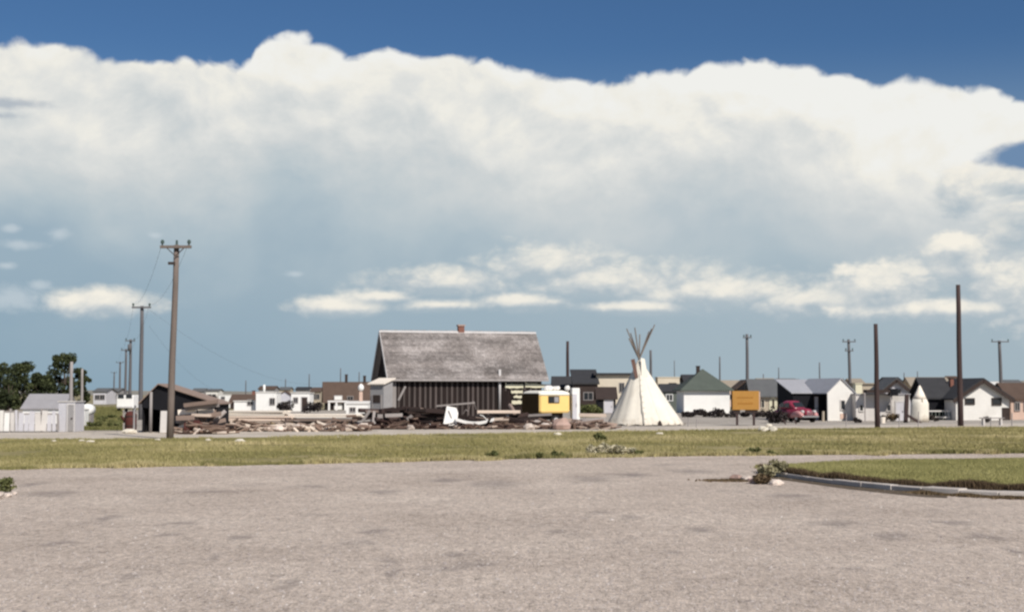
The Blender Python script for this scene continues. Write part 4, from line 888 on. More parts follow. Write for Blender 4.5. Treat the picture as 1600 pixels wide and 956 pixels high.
# ------------------------------------------------------------------ tipi
d = 91.0; root = thing('tipi', 'white canvas tipi with crossing poles standing beside the barn', 'tipi', (PX(1008, d), d, 0)); zt = HZ(563, d); rb = 60 * d / F; ax_ = PX(999, d) - PX(1008, d)
rings = []; NS = 240
for j in range(25):
    s = j / 24; r0 = rb * ((1 - s) * .955 + .045) * (1 - .02 * math.sin(math.pi * s)); ring = []
    for k in range(NS):
        an = 2 * math.pi * k / NS; fold = .010 * math.cos(an * 15) * (1 - s) ** .7 + .035 * mnoise.noise(Vector((math.cos(an) * 3, math.sin(an) * 3, s * 1.5)))
        sa = an - (4.60 - .10 * s); seam = (.085 * math.exp(-sa / .32) if sa > 0 else -.03 * math.exp(sa / .10)) + (-.04 * math.exp(-((sa - .42) / .035) ** 2))
        rr = r0 * (1 + fold + seam); hem = .05 * mnoise.noise(Vector((math.cos(an) * 5, math.sin(an) * 5, 3))) + .06 * abs(math.sin(an * 7.5)) if j == 0 else 0
        ring.append((ax_ * s + math.cos(an) * rr, math.sin(an) * rr * .95, zt * s + hem))
    rings.append(ring)
part('canvas_cover', MB().loft(rings, cap=False), MATS['canvas'], root, smooth=True)
tips = [(979, 514, -1), (986, 520, .6), (992, 512, -.6), (1001, 522, 1.1), (1014, 518, -.9), (1024, 507, .3), (1020, 513, 1.3), (984, 528, 1.4)]
apex = Vector((ax_, 0, zt))
for k, (x, y, oy) in enumerate(tips):
    T = Vector((PX(x, d) - root.location.x, oy * .35, HZ(y, d))); dr = (apex + Vector((0, oy * .04, .08)) - T); B = T + dr * ((T.z - .05) / -dr.z)
    f_ = .90 * rb / max(rb, math.hypot(B.x, B.y)); Bm = apex + (T + dr - apex) + dr * .9
    part('lodge_pole', MB().tube(T + dr * 1.35, T, .050, .036, 6), MATS['tipi_pole'], root)
for k in range(9):          # lacing pins down the front seam
    sz = .10 + k * .085; an = 4.66 - .10 * sz; rr = rb * ((1 - sz) * .955 + .045) * 1.07; c = Vector((ax_ * sz + math.cos(an) * rr, math.sin(an) * rr * .95, zt * sz))
    part('lacing_pin', MB().tube(c + Vector((-.13, -.03, 0)), c + Vector((.10, -.03, .01)), .009, .007, 5), MATS['tan_wall'], root)
# smoke flaps
mb = MB(); z1, z2 = HZ(562, d), HZ(590, d); xq = lambda px: PX(px, d) - root.location.x
mb.add([(xq(985), -.42, z1), (xq(991), -.40, z1 + .05), (xq(996), -.62, z2), (xq(991), -.68, z2 - .05), (xq(985), -.46, z1), (xq(991), -.44, z1 + .05), (xq(996), -.67, z2), (xq(991), -.73, z2 - .05)], [(0, 1, 2, 3), (7, 6, 5, 4), (0, 4, 5, 1), (1, 5, 6, 2), (2, 6, 7, 3), (3, 7, 4, 0)])
part('smoke_flap', mb, MATS['canvas_brown'], root)
mb = MB(); z1, z2 = HZ(559, d), HZ(588, d)
mb.add([(xq(1001), -.30, z1), (xq(1007), -.22, z1 - .08), (xq(1011), -.55, z2), (xq(1001), -.66, z2 - .05), (xq(1001), -.36, z1), (xq(1007), -.28, z1 - .08), (xq(1011), -.60, z2), (xq(1001), -.71, z2 - .05)], [(0, 1, 2, 3), (7, 6, 5, 4), (0, 4, 5, 1), (1, 5, 6, 2), (2, 6, 7, 3), (3, 7, 4, 0)])
part('smoke_flap', mb, MATS['canvas'], root)
part('door_notch', MB().prism([(xq(1021), 0.0), (xq(1029), 0.0), (xq(1026), .30), (xq(1024), .32)], -rb * .97, -rb * .90, 'y'), MATS['dark_trim'], root)
for k in range(14):
    an = 3.3 + k * .215; rr = rb * 1.02; part('tent_peg', MB().tube((math.cos(an) * rr, math.sin(an) * rr * .95, 0), (math.cos(an) * rr * 1.01, math.sin(an) * rr * .96, .13), .02, .02, 5), MATS['tipi_pole'], root)

# ------------------------------------------------------------------ yellow trailer and white icebox
d = 88.0; trz = R(32); hx = 1.16; hy = 1.02; cn = Vector((PX(843, d), d, 0)); root = thing('camper_trailer', 'small yellow camper trailer with white top and shade-browned end beside the barn', 'trailer', cn + Vector((math.cos(trz), math.sin(trz), 0)) * hx + Vector((-math.sin(trz), math.cos(trz), 0)) * hy, trz); z0, z1, zm = HZ(645, d), HZ(611.5, d), HZ(617, d)
def rr_(hx, hy, z, rnd=.12): return [(sx * (hx - (rnd if c else 0)), sy * (hy - (0 if c else rnd)), z) for sx, sy, c in ((-1, -1, 1), (1, -1, 1), (1, -1, 0), (1, 1, 0), (1, 1, 1), (-1, 1, 1), (-1, 1, 0), (-1, -1, 0))]
part('body', MB().loft([rr_(hx - .05, hy - .05, z0), rr_(hx, hy, z0 + .10), rr_(hx, hy, zm)]), MATS['yellow_paint'], root)
part('upper_body', MB().loft([rr_(hx + .004, hy + .004, zm + .002), rr_(hx, hy, z1 - .1), rr_(hx - .10, hy - .10, z1), rr_(hx - .35, hy - .3, z1 + .06)]), MATS['trailer_white'], root)
mb = MB().b2((-.52, -hy - .03, zm - .50), (.30, -hy - .002, zm - .06)); wn = part('window', mb, MATS['dark_trim'], root)
for k in range(2): part('pane', MB().b2((-.46 + k * .38, -hy - .045, zm - .45), (-.14 + k * .38, -hy - .031, zm - .11)), MATS['glass' if k == 0 else 'grey_wall'], wn)
part('shade_panel', MB().b2((-hx - .04, -hy + .05, z0 - .05), (-hx - .002, hy - .05, z1 - .12)), MATS['brown_shade'], root)  # dark sheet added to paint shade onto the yellow end
part('trim_strip', MB().b2((-hx + .1, -hy - .018, zm - .02), (hx - .1, -hy - .006, zm + .02)), MATS['chrome'], root)
for s in (-1, 1):
    wh = part('wheel', MB().tube((.1, s * (hy - .05), .34), (.1, s * (hy - .25), .34), .34, .34, 16), MATS['rubber'], root); part('rim', MB().tube((.1, s * (hy - .04), .34), (.1, s * (hy - .06), .34), .17, .17, 12), MATS['pale_trim'], wh)
part('chassis', MB().b2((-hx + .1, -.3, .36), (hx - .1, .3, z0 + .02)), MATS['dark_trim'], root)
part('roof_vent', MB().b2((-.15, -.2, z1 + .062), (.15, .1, z1 + .16)), MATS['trailer_white'], root)
root = thing('icebox', 'tall white icebox standing at the end of the yellow trailer', 'icebox', (PX(899, 89), 89.6, 0), R(10)); zt = HZ(606, 89)
part('cabinet', MB().b2((-.25, -.3, .12), (.25, .3, zt)), MATS['white_paint'], root, bevel=.04); dr = part('door', MB().b2((-.23, -.345, .25), (.05, -.303, zt - .38)), MATS['lavender_white'], root); part('handle', MB().b2((.0, -.38, zt * .5), (.03, -.347, zt * .5 + .22)), MATS['chrome'], dr)
for s in (-1, 1): part('leg', MB().b2((s * .2 - .03, -.26, 0), (s * .2 + .03, .26, .118)), MATS['dark_trim'], root)
for k, (x, y, r_, l) in enumerate([(857, 603, .22, 'white bundle on the roof of the yellow trailer'), (869, 605, .18, 'smaller white bundle on the trailer roof beside the larger one')]):
    mb = MB(); mb.rock((0, 0, 0), r_, (1.5, 1, .8), k + 7); tag(part('bundle', mb, MATS['white_sheet'], loc=(PX(x, 89), 89.2, z1 + .20)), l, 'bundle')
mb = MB(); mb.rock((0, 0, 0), .2, (.8, .8, .9), 17); tag(part('bundle', mb, MATS['white_sheet'], loc=(PX(887, 89), 89.2, z1 + .20)), 'white sack on the trailer roof beside the icebox', 'sack')

# ------------------------------------------------------------------ orange sign
d = 90; root = thing('billboard', 'orange sign board on two dark posts beside the tipi', 'sign', (PX(1165, d), d, 0), R(-8)); hw = 20.5 * d / F; zb, zt = HZ(640, d), HZ(610.5, d)
part('board', MB().b2((-hw, -.05, zb), (hw, 0, zt)), MATS['orange_board'], root)
part('side_return', MB().b2((hw + .002, -.05, zb), (hw + .07, .2, zt - .05)), MATS['pink_wall'], root)
for s in (-.66, .60): part('post', MB().b2((s * hw - .075, .004, -.1), (s * hw + .075, .15, zb + .4)), MATS['pole_dark'], root)
part('lower_board', MB().b2((-hw * .92, .0, zb - .24), (-hw * .42, .06, zb - .004)), MATS['dark_trim'], root); part('lower_board', MB().b2((-.05, .0, zb - .20), (hw * .9, .06, zb - .004)), MATS['dark_trim'], root)
rg = random.Random(2)
for (zz, hh, x0, x1) in ((zt - .42, .10, -.55, .45), (zt - .80, .15, -.50, .35)):      # two faded, unreadable lines
    x = x0; mb = MB()
    while x < x1:
        ww = rg.uniform(.05, .11); mb.b2((x, -.056, zz - hh / 2 * rg.uniform(.5, 1)), (x + ww, -.0505, zz + hh / 2 * rg.uniform(.5, 1))); x += ww + rg.uniform(.012, .03)
    part('lettering', mb, MATS['orange_dark'], root)

# ------------------------------------------------------------------ red car
d = 99.5; car = thing('car', 'old rounded maroon car parked before the black lean-to', 'car', (PX(1240, d), d, 0), R(-66)); car.scale = (.9, .9, .92)
def sec(x, hw, z0, z1, n=14, p=2.6):
    r = []
    for k in range(n):
        an = 2 * math.pi * k / n; c, s = math.cos(an), math.sin(an); r.append((x, hw * math.copysign(abs(c) ** (2 / p), c), (z0 + z1) / 2 + (z1 - z0) / 2 * math.copysign(abs(s) ** (2 / p), s)))
    return r
bd = part('body', MB().loft([sec(*q) for q in ((-2.15, .35, .5, .75), (-2.0, .58, .4, .92), (-1.3, .70, .33, 1.06), (0, .74, .32, 1.10), (.7, .68, .32, 1.10), (1.2, .48, .36, 1.08), (1.85, .38, .40, 1.02), (2.08, .28, .46, .88))]), MATS['maroon'], car, smooth=True)
part('cabin', MB().loft([sec(*q) for q in ((-1.65, .30, .92, 1.05), (-1.2, .54, .9, 1.42), (-.6, .62, .9, 1.62), (.1, .60, .9, 1.62), (.5, .55, .9, 1.40), (.85, .48, .9, 1.06))]), MATS['maroon'], car, smooth=True)
for s in (-1, 1):
    part('front_fender', MB().loft([[(x, s * .66 + y * 1.0, z) for x, y, z in sec(*q)] for q in ((.55, .10, .32, .48), (.95, .20, .32, .78), (1.45, .24, .34, .88), (1.85, .21, .38, .80), (2.1, .10, .45, .62))]), MATS['pink_highlight'], car, smooth=True)  # sun highlight on the front put into the fender colour
    part('rear_fender', MB().loft([[(x, s * .68 + y, z) for x, y, z in sec(*q)] for q in ((-2.1, .08, .4, .55), (-1.8, .18, .35, .74), (-1.35, .22, .34, .84), (-.9, .18, .33, .72), (-.6, .08, .33, .5))]), MATS['maroon'], car, smooth=True)
    for x in (1.42, -1.35):
        wh = part('wheel', MB().tube((x, s * .60, .33), (x, s * .80, .33), .33, .33, 18), MATS['rubber'], car); part('rim', MB().tube((x, s * .79, .33), (x, s * .815, .33), .16, .14, 12), MATS['chrome'], wh)
    part('headlight', MB().loft([[(x, s * .55 + y, .80 + z - .5) for x, y, z in sec(q[0], q[1], .5 - q[1], .5 + q[1], 12, 2)] for q in ((1.6, .04), (1.75, .11), (1.98, .12), (2.03, .06))]), MATS['pale_trim'], car, smooth=True)
    for x0, x1 in ((-.95, -.42), (-.36, .24)): part('side_window', MB().add([(x0, s * .60, 1.12), (x1, s * .615, 1.12), (x1 - .05, s * .545, 1.46), (x0 + .08, s * .545, 1.44), (x0, s * .66, 1.12), (x1, s * .665, 1.12), (x1 - .05, s * .60, 1.46), (x0 + .08, s * .60, 1.44)], [(0, 1, 2, 3), (7, 6, 5, 4), (0, 4, 5, 1), (1, 5, 6, 2), (2, 6, 7, 3), (3, 7, 4, 0)]), MATS['glass'], car)
part('windscreen', MB().add([(.74, -.42, 1.13), (.74, .42, 1.13), (.40, .38, 1.47), (.40, -.38, 1.47), (.80, -.42, 1.15), (.80, .42, 1.15), (.46, .38, 1.50), (.46, -.38, 1.50)], [(0, 1, 2, 3), (7, 6, 5, 4), (0, 4, 5, 1), (1, 5, 6, 2), (2, 6, 7, 3), (3, 7, 4, 0)]), MATS['glass'], car)
part('bumper', MB().b2((2.14, -.75, .38), (2.20, .75, .50)), MATS['chrome'], car, bevel=.02); part('bumper', MB().b2((-2.28, -.72, .40), (-2.22, .72, .52)), MATS['chrome'], car, bevel=.02)
mb = MB()
for k in range(7): mb.b2((1.98, -.24 + k * .08 - .012, .52), (2.10, -.24 + k * .08 + .012, .86))
part('grille', mb, MATS['chrome'], car)

# white van far down the pole row
d = 150; van = thing('van', 'white panel van parked far back beside the receding poles', 'van', (PX(204, d), d, 0), R(90))
zv = HZ(617, d); part('body', MB().prism([(-2.1, .4), (2.2, .4), (2.2, 1.0), (1.5, 1.15), (1.1, zv - .06), (.9, zv), (-2.0, zv), (-2.1, zv - .08)], -.88, .88, 'y'), MATS['white_paint'], van, bevel=.08)
for s in (-1, 1):
    part('rear_window', MB().b2((-2.16, s * .42 - .3, 1.45), (-2.10, s * .42 + .3, 1.85)), MATS['glass'], van)
    for x in (-1.4, 1.4): wh = part('wheel', MB().tube((x, s * .7, .36), (x, s * .9, .36), .36, .36, 14), MATS['rubber'], van); part('rim', MB().tube((x, s * .89, .36), (x, s * .915, .36), .18, .16, 10), MATS['pale_trim'], wh)
part('bumper', MB().b2((-2.25, -.8, .45), (-2.17, .8, .6)), MATS['pale_trim'], van)
d = 79; root = thing('boiler', 'rusty upright boiler with pipe beside the black shed', 'boiler', (PX(205, d), d, 0))
part('tank', MB().loft([[(math.cos(k * .5236) * r, math.sin(k * .5236) * r, z) for k in range(12)] for z, r in ((0, .30), (.06, .33), (.85, .33), (.98, .24), (1.04, .08))]), MATS['rust'], root, smooth=True)
for z in (.2, .72): part('band', MB().tube((0, 0, z), (0, 0, z + .06), .345, .345, 12), MATS['dark_trim'], root)
part('pipe', MB().tube((-.30, -.05, .5), (-.52, -.1, .78), .07, .06, 8), MATS['rust'], root); part('pipe', MB().tube((.24, -.22, 0), (.24, -.22, 1.15), .06, .06, 8), MATS['grey_wall'], root)
mb = MB(); mb.rock((0, 0, .1), .22, (1.6, 1, .6), 33); tag(part('stone', mb, MATS['rock_white'], loc=gp(203, 677)), 'white stone at the foot of the rusty boiler', 'stone')

# ------------------------------------------------------------------ salvage: planks, beams, logs, stones
def plank(p, q, w_, h_, m, label, group, roll=0.0, name='plank', log=False, cat=None):
    c = (p + q) / 2; mb = MB()
    if log: mb.tube(p - c, q - c, w_ / 2, w_ / 2 * .85, 9)
    else: mb.beam(Vector((-(q - p).length / 2, 0, 0)), Vector(((q - p).length / 2, 0, 0)), w_, h_, roll)
    if log:
        o = part(name, mb, MATS[m], loc=c, smooth=False)
    else:
        o = part(name, mb, MATS[m], loc=c); o.rotation_mode = 'QUATERNION'; o.rotation_quaternion = (q - p).to_track_quat('X', 'Z')
    return tag(o, label, cat or name, group)
def pk(x0, y0, x1, y1, d, w_, h_, m, label, group=None, d2=None, **k): return plank(at(x0, y0, d), at(x1, y1, d2 or d), w_, h_, m, label, group, **k)
# the long cream stack: layers of planks on bearers
random.seed(21)
NTH = 'first second third fourth fifth sixth seventh eighth ninth tenth eleventh twelfth thirteenth fourteenth'.split()
def stack(x0, x1, d, top, rows, mats, label, group, dep=1.1, jig=.35, base=0.0, th=.085):
    z = base; zt = HZ(top, d); n = max(1, int((zt - base) / (th + .012)))
    for j in range(n):
        m = mats[min(len(mats) - 1, int(j / n * len(mats)))]
        for r in range(rows):
            y = d + r * dep / rows + random.uniform(-.04, .04); a = PX(x0, d) + random.uniform(-jig, jig); b = PX(x1, d) + random.uniform(-jig, jig)
            zz = base + (j + .5) * (th + .012); plank(Vector((a, y, zz + random.uniform(-.008, .008))), Vector((b, y + random.uniform(-.06, .06), zz + random.uniform(-.012, .012))), dep / rows - .02, th * random.uniform(.75, 1), m, label + ', ' + NTH[n - 1 - j] + ' layer down, ' + ('front row', 'middle row' if rows == 3 else 'back row', 'back row')[r], group)
stack(352, 452, 79, 641, 3, ['pale_plank', 'pale_plank', 'cream_plank'], 'pale plank of the long stack', 'planks of the long pale stack')
stack(458, 556, 79, 652, 2, ['mid_plank', 'dark_plank', 'mid_plank'], 'brown plank of the stack beside the boulders', 'planks of the brown stack', th=.11)
stack(452, 560, 79, 644, 3, ['cream_plank'], 'cream board topping the brown stack', 'cream top boards of the brown stack', base=HZ(652, 79) + .0, th=.09)
# jumbled pile before the black shed
G3 = 'jumbled lumber before the black shed'
for k, (x0, y0, x1, y1, w_, h_, m, l) in enumerate([(288, 633, 340, 627, .35, .20, 'mid_plank', 'thick brown beam topping the jumbled pile before the black shed'), (290, 639, 342, 633, .3, .16, 'grey_plank', 'grey beam just under the topmost beam of the jumbled pile'), (279, 644, 306, 642, .3, .26, 'cream_plank', 'cream block end beside the tall utility pole'), (310, 643, 334, 642, .3, .22, 'cream_plank', 'cream block beyond another in the jumbled pile'),
        (276, 653, 305, 652, .35, .24, 'mid_plank', 'stout brown timber under the cream block by the utility pole'), (308, 652, 345, 646, .3, .22, 'mid_plank', 'slanting brown timber under the farther cream block'), (276, 658, 312, 660, .3, .18, 'grey_plank', 'grey timber low in the jumbled pile'), (315, 664, 352, 656, .3, .2, 'mid_plank', 'brown timber slanting up toward the pale stack'),
        (300, 648, 330, 649, .3, .14, 'pale_plank', 'pale board in the middle of the jumbled pile'), (322, 668, 365, 667, .3, .16, 'dark_plank', 'dark timber on the ground before the pale stack'), (277, 671, 297, 662, .25, .25, 'cream_plank', 'cream slab tilted at the foot of the utility pole'), (333, 660, 352, 642, .2, .18, 'grey_plank', 'grey plank leaning on the end of the pale stack')]):
    pk(x0, y0, x1, y1, 72.4 + (k % 4) * .25, w_, h_, m, l, G3)
for k, x in enumerate((285, 300, 318, 334)): pk(x, 674, x + random.uniform(-3, 3), 640, 73.3, .22, .26, 'mid_plank', ['first', 'second', 'third', 'fourth'][k] + ' upright prop inside the jumbled pile counting from the utility pole', 'props inside the jumbled pile')
d = 71.8; root = thing('oil_drum', 'dark red rusted drum lying before the jumbled pile', 'drum', (PX(303, d), d, 0), R(8))
part('drum', MB().tube((-.42, 0, .27), (.42, 0, .27), .27, .27, 16), MATS['rust'], root, smooth=False)
for x in (-.42, -.14, .14, .42): part('rolling_hoop', MB().tube((x - .02, 0, .27), (x + .02, 0, .27), .29, .29, 16), MATS['rust'], root)
root = thing('stove', 'rusty red stove body upright behind the fallen drum', 'stove', (PX(308, 72.2), 72.2, 0)); part('firebox', MB().b2((-.16, -.15, .12), (.16, .15, .66)), MATS['rust'], root, bevel=.03)
for sx in (-1, 1): part('leg', MB().b2((sx * .13 - .02, -.12, 0), (sx * .13 + .02, .12, .118)), MATS['rust'], root)
part('flue', MB().tube((0, 0, .66), (0, 0, .80), .07, .07, 8), MATS['dark_trim'], root)
# boulders below the stacks
for k, (x, y, r_, m, l) in enumerate([(436, 674, .24, 'rock_pale', 'pale rounded boulder first before the brown plank stack'), (447, 671, .20, 'rock_pale', 'small pale boulder behind the first one at the plank stack'), (464, 673, .27, 'rock_pale', 'largest pale boulder before the brown plank stack'), (483, 672, .20, 'rock_pale', 'pale boulder before the middle of the brown stack'), (494, 671, .2, 'rock_pale', 'upright pale boulder before the brown stack'),
        (318, 674, .20, 'rock_white', 'whitish stone beside the fallen red drum'), (345, 672, .22, 'rock_white', 'whitish stone where the jumbled pile meets the pale stack'), (877, 671, .48, 'rock_pink', 'big pinkish boulder below the yellow trailer'), (902, 668, .30, 'rock_pale', 'pale boulder beside the big pinkish one'), (852, 670, .28, 'rock_pale', 'grey boulder just before the big pinkish one'),
        (826, 671, .26, 'rock_pale', 'grey stone under the sign boards of the barn'), (569, 672, .30, 'rock_pale', 'pale stone below the grey outhouse'), (642, 671, .20, 'rock_pale', 'lone stone before the dark beam heap'), (925, 667, .26, 'rock_pale', 'stone between the big pinkish boulder and the tipi')]):
    mb = MB(); mb.rock((0, 0, r_ * .55), r_, (1.15, 1, .8), k + 120); tag(part('boulder', mb, MATS[m], loc=gp(x, y)), l, 'boulder')
# brown brush along the foot of the stacks
for k, x in enumerate(range(362, 560, 16)):
    bush('brush', gp(x, 671.5 + random.uniform(-1, 1.2)), .75, random.uniform(.28, .55), 'weed_brown', NTH[k] + ' clump of brown brush along the plank stacks counting from the shed', 'brush along the plank stacks', 6, 40, .07, 40 + k, 'brush')
# dark heap before the barn
G4 = 'dark beams heaped before the barn'; random.seed(31)
for k in range(78):
    px_ = random.uniform(578, 690) if k < 56 else random.uniform(705, 815); d = random.uniform(82, 86.5); l_ = random.uniform(1.0, 2.8); z = abs(random.gauss(0, .5)) * (1.2 if px_ < 690 else .6) + .08; an = random.gauss(0, .5); sl_ = random.gauss(0, .12)
    c = Vector((PX(px_, d), d, min(z, 1.05))); v = Vector((math.cos(an), math.sin(an), sl_)) * l_ / 2
    z0 = min((c - v).z, (c + v).z)
    if z0 < .07: c.z += .07 - z0
    plank(c - v, c + v, random.uniform(.14, .30), random.uniform(.12, .26), random.choice(('dark_plank', 'dark_plank', 'dark_plank', 'dark_plank', 'mid_plank')), 'dark weathered beam in the heap before the barn', G4, name='timber', log=k % 4 == 0)
# lighter pieces that stand out
for (x0, y0, x1, y1, d, w_, h_, m, l) in [(567, 657, 578, 641, 82, .16, .16, 'grey_plank', 'grey plank propped up beside the grey outhouse'), (583, 664, 585, 642, 82, .18, .14, 'grey_plank', 'upright pale stake before the grey outhouse'), (572, 668, 586, 659, 81.5, .18, .16, 'grey_plank', 'short bent pale timber at the foot of the stake'), (602, 649, 629, 648, 82, .2, .2, 'grey_plank', 'pale log lying on the dark heap before the barn corner'),
        (590, 650, 598, 650, 82, .25, .22, 'grey_plank', 'short pale log end left of the pale log'), (636, 655, 644, 649, 82, .2, .18, 'grey_plank', 'little pale timber poking from the dark heap'), (659, 646, 681, 641, 82.5, .2, .18, 'mid_plank', 'brown timber slanting on the dark heap near the white panel'), (682, 634, 742, 629, 84, .2, .09, 'grey_plank', 'long grey board laid over the top of the white panel'),
        (746, 643, 813, 643, 83, .5, .16, 'pale_plank', 'wide pale plank laid level as a bench before the barn'), (793, 667, 793, 647, 83, .14, .16, 'grey_plank', 'upright leg plank under the level bench plank'), (760, 667, 760, 647, 83.4, .14, .16, 'mid_plank', 'dark leg plank under the middle of the bench plank'), (770, 655, 787, 654, 82.5, .2, .16, 'pale_plank', 'pale short board under the bench plank'), (768, 667, 786, 666, 82, .2, .12, 'grey_plank', 'grey short board on the ground under the bench plank'),
        (905, 648, 947, 649, 84, .3, .2, 'pale_plank', 'pale plank laid level beside the tipi'), (908, 656, 946, 655, 83.6, .3, .18, 'grey_plank', 'grey plank under the level one beside the tipi'), (908, 665, 914, 652, 83.2, .2, .16, 'grey_plank', 'short prop under the planks beside the tipi'), (825, 649, 862, 647, 84, .3, .14, 'grey_plank', 'grey board under the shaded end of the yellow trailer')]:
    pk(x0, y0, x1, y1, d, w_, h_, m, l)
for k in range(20):
    px_ = random.uniform(818, 950); d = random.uniform(82.5, 85.5); l_ = random.uniform(.8, 2.0); z = abs(random.gauss(0, .22)) + .08; an = random.gauss(0, .5); c = Vector((PX(px_, d), d, min(z, .6))); v = Vector((math.cos(an), math.sin(an), random.gauss(0, .10))) * l_ / 2
    z0 = min((c - v).z, (c + v).z)
    if z0 < .07: c.z += .07 - z0
    plank(c - v, c + v, random.uniform(.12, .26), random.uniform(.10, .2), random.choice(('dark_plank', 'mid_plank', 'dark_plank', 'mid_plank', 'grey_plank')), 'brown scrap timber between the barn heap and the tipi', 'scrap timber before the yellow trailer', name='timber', log=k % 4 == 0)
# white sheet metal: tilted panel, trough, crumpled sheets
d = 81.5
def curved(name, prof, y0, y1, m, label, cat, th=.03):
    c = Vector((sum(p[0] for p in prof) / len(prof), (y0 + y1) / 2, 0)); v = []; n = len(prof)
    for y in (y0, y1):
        for dz in (0, th): v += [(p[0] - c.x, y - c.y, p[1] + dz) for p in prof]
    f = []
    for i in range(n - 1): f += [(i, i + 1, 2 * n + i + 1, 2 * n + i), (n + i, n + i + 1, 3 * n + i + 1, 3 * n + i), (i, i + 1, n + i + 1, n + i), (2 * n + i, 2 * n + i + 1, 3 * n + i + 1, 3 * n + i)]
    f += [(0, n, 3 * n, 2 * n), (n - 1, 2 * n - 1, 4 * n - 1, 3 * n - 1)]
    mb = MB(); mb.add(v, f); return tag(part(name, mb, MATS[m], loc=c), label, cat)
root = thing('bent_sheet_metal', 'bright white bent sheet standing tilted before the barn', 'sheet', (PX(702, d), d, 0)); xo = root.location.x
q = [(692, 668), (713, 668), (716, 645), (713, 637), (698, 634)]; pts_ = [(PX(x, d) - xo, HZ(y, d)) for x, y in q]
part('sheet', MB().add([(x, -.25 + z * .25, z) for x, z in pts_] + [(x, -.21 + z * .25, z) for x, z in pts_], [(0, 1, 2, 3, 4), (9, 8, 7, 6, 5)] + [(i, (i + 1) % 5, (i + 1) % 5 + 5, i + 5) for i in range(5)]), MATS['white_sheet'], root)
part('slot', MB().beam((PX(701, d) - xo, -.27 + .9 * .25, HZ(641, d)), (PX(706, d) - xo, -.27 + .55 * .25, HZ(653, d)), .015, .05), MATS['grey_wood'], root)
curved('metal_trough', [(PX(712 + i * 6, d), HZ(657 + 6 * math.sin(math.pi * i / 10), d)) for i in range(11)], d - .35, d + .2, 'white_sheet', 'long white sagging metal trough joined to the white panel', 'trough', .16)
curved('metal_sheet', [(PX(673 + i * 5, d), max(.03, HZ(662 + (i % 3) * 3.2, d))) for i in range(10)], d - 1.0, d - .3, 'grimy_white', 'crumpled pale sheet on the ground under the white panel', 'sheet')
curved('metal_sheet', [(PX(724 + i * 4, d + 1), HZ((646, 640, 643, 630, 627, 640)[i], d + 1)) for i in range(6)], d + .9, d + 1.3, 'grey_plank', 'crumpled grey sheet behind the white trough', 'sheet')
curved('metal_sheet', [(PX(750 + i * 5, d + .4), HZ((648, 650, 655, 657, 660)[i], d + .4)) for i in range(5)], d + .2, d + .7, 'white_sheet', 'white sheet sliding off the end of the trough', 'sheet')
for (x, z_, p) in ((728, 0, 0), (765, 0, 0)): pk(x, 672, x, 662, d, .3, .25, 'mid_plank', 'block under the ' + ('near' if x < 740 else 'far') + ' end of the white trough', None, name='wood_block', cat='block')

# ------------------------------------------------------------------ hedge, tyres, small clutter before the right hand shacks
random.seed(41)
for k, x in enumerate((1072, 1083, 1094, 1106, 1117, 1128, 1140, 1152, 1166, 1180, 1194, 1205)):
    bush('dark_bush', gp(x, 651.5) + Vector((0, random.uniform(-1, 1), 0)), 1.3, random.uniform(.45, .75) * (1.35 if x in (1094, 1117) else 1), 'hedge_dark', NTH[k] + ' dark low bush of the row counting from the tipi', 'dark bushes before the hip roofed house', 8, 45, .10, 60 + k)
bush('dark_bush', gp(1216, 661), 1.7, 1.15, 'hedge_dark', 'dark bush against the tail of the red car', seed=90, n=12, size=.10)
for k, (x, y, s, l) in enumerate([(1378, 659, .7, 'dark weed clump before the dirty white building'), (1340, 660, .5, 'low weed at the corner of the white shed'), (1395, 658, .9, 'brownish weed heap by the dark leaning post'), (1458, 659, .7, 'grey weed before the black porch'), (1540, 660, .6, 'low weed before the white gable fronted house')]):
    bush('weed', gp(x, y), s * 1.3, s * .7, 'hedge_dark' if k != 2 else 'weed_brown', l, None, 8, 45, .08, 100 + k, 'weed')
pk(1415, 662, 1417, 616, 98, .24, .24, 'pole_dark', 'thick dark leaning post before the white tent', name='leaning_post', cat='post'); pk(1417, 648, 1440, 662, 97.5, .16, .16, 'pole_dark', 'dark brace sloping from the leaning post to the ground', name='brace', cat='post')
for k, (x, y, h_, l) in enumerate([(1075, 666, .55, 'thin fence stake nearest the tipi'), (1088, 668, .5, 'thin fence stake second from the tipi'), (1322, 666, .75, 'thin stake before the white shed'), (1405, 667, .8, 'thin stake beside the dark leaning post'), (1435, 666, .9, 'pale thin stake before the white tent'), (1548, 667, .6, 'pale stake before the white gable fronted house'), (1581, 665, .8, 'thin stake before the house at the picture edge')]):
    g = gp(x, y); tag(part('stake', MB().tube((0, 0, 0), (.03, 0, h_), .035, .03, 6), MATS['grey_wood'], loc=g), l, 'stake')
for k, (x, l) in enumerate([(1228, 'dark slanting leg standing before the middle of the red car'), (1245, 'dark slanting leg standing before the front wheel of the red car')]):
    pk(x - 4, 655, x + 2, 668, 93 + k, .09, .09, 'pole_dark', l, name='trestle_leg', cat='trestle')
root = thing('saw_bench', 'low pale bench before the white gable fronted house', 'bench', gp(1550, 664)); part('top', MB().b2((-.75, -.2, .42), (.75, .2, .48)), MATS['grey_wood'], root)
for s in (-1, 1): part('leg', MB().b2((s * .55 - .05, -.18, 0), (s * .55 + .05, .18, .418)), MATS['grimy_white'], root)
tag(part('bucket', MB().tube((0, 0, 0), (0, 0, .42), .17, .21, 14), MATS['cream_plank'], loc=gp(1379, 661)), 'cream bucket standing before the dirty white building', 'bucket')
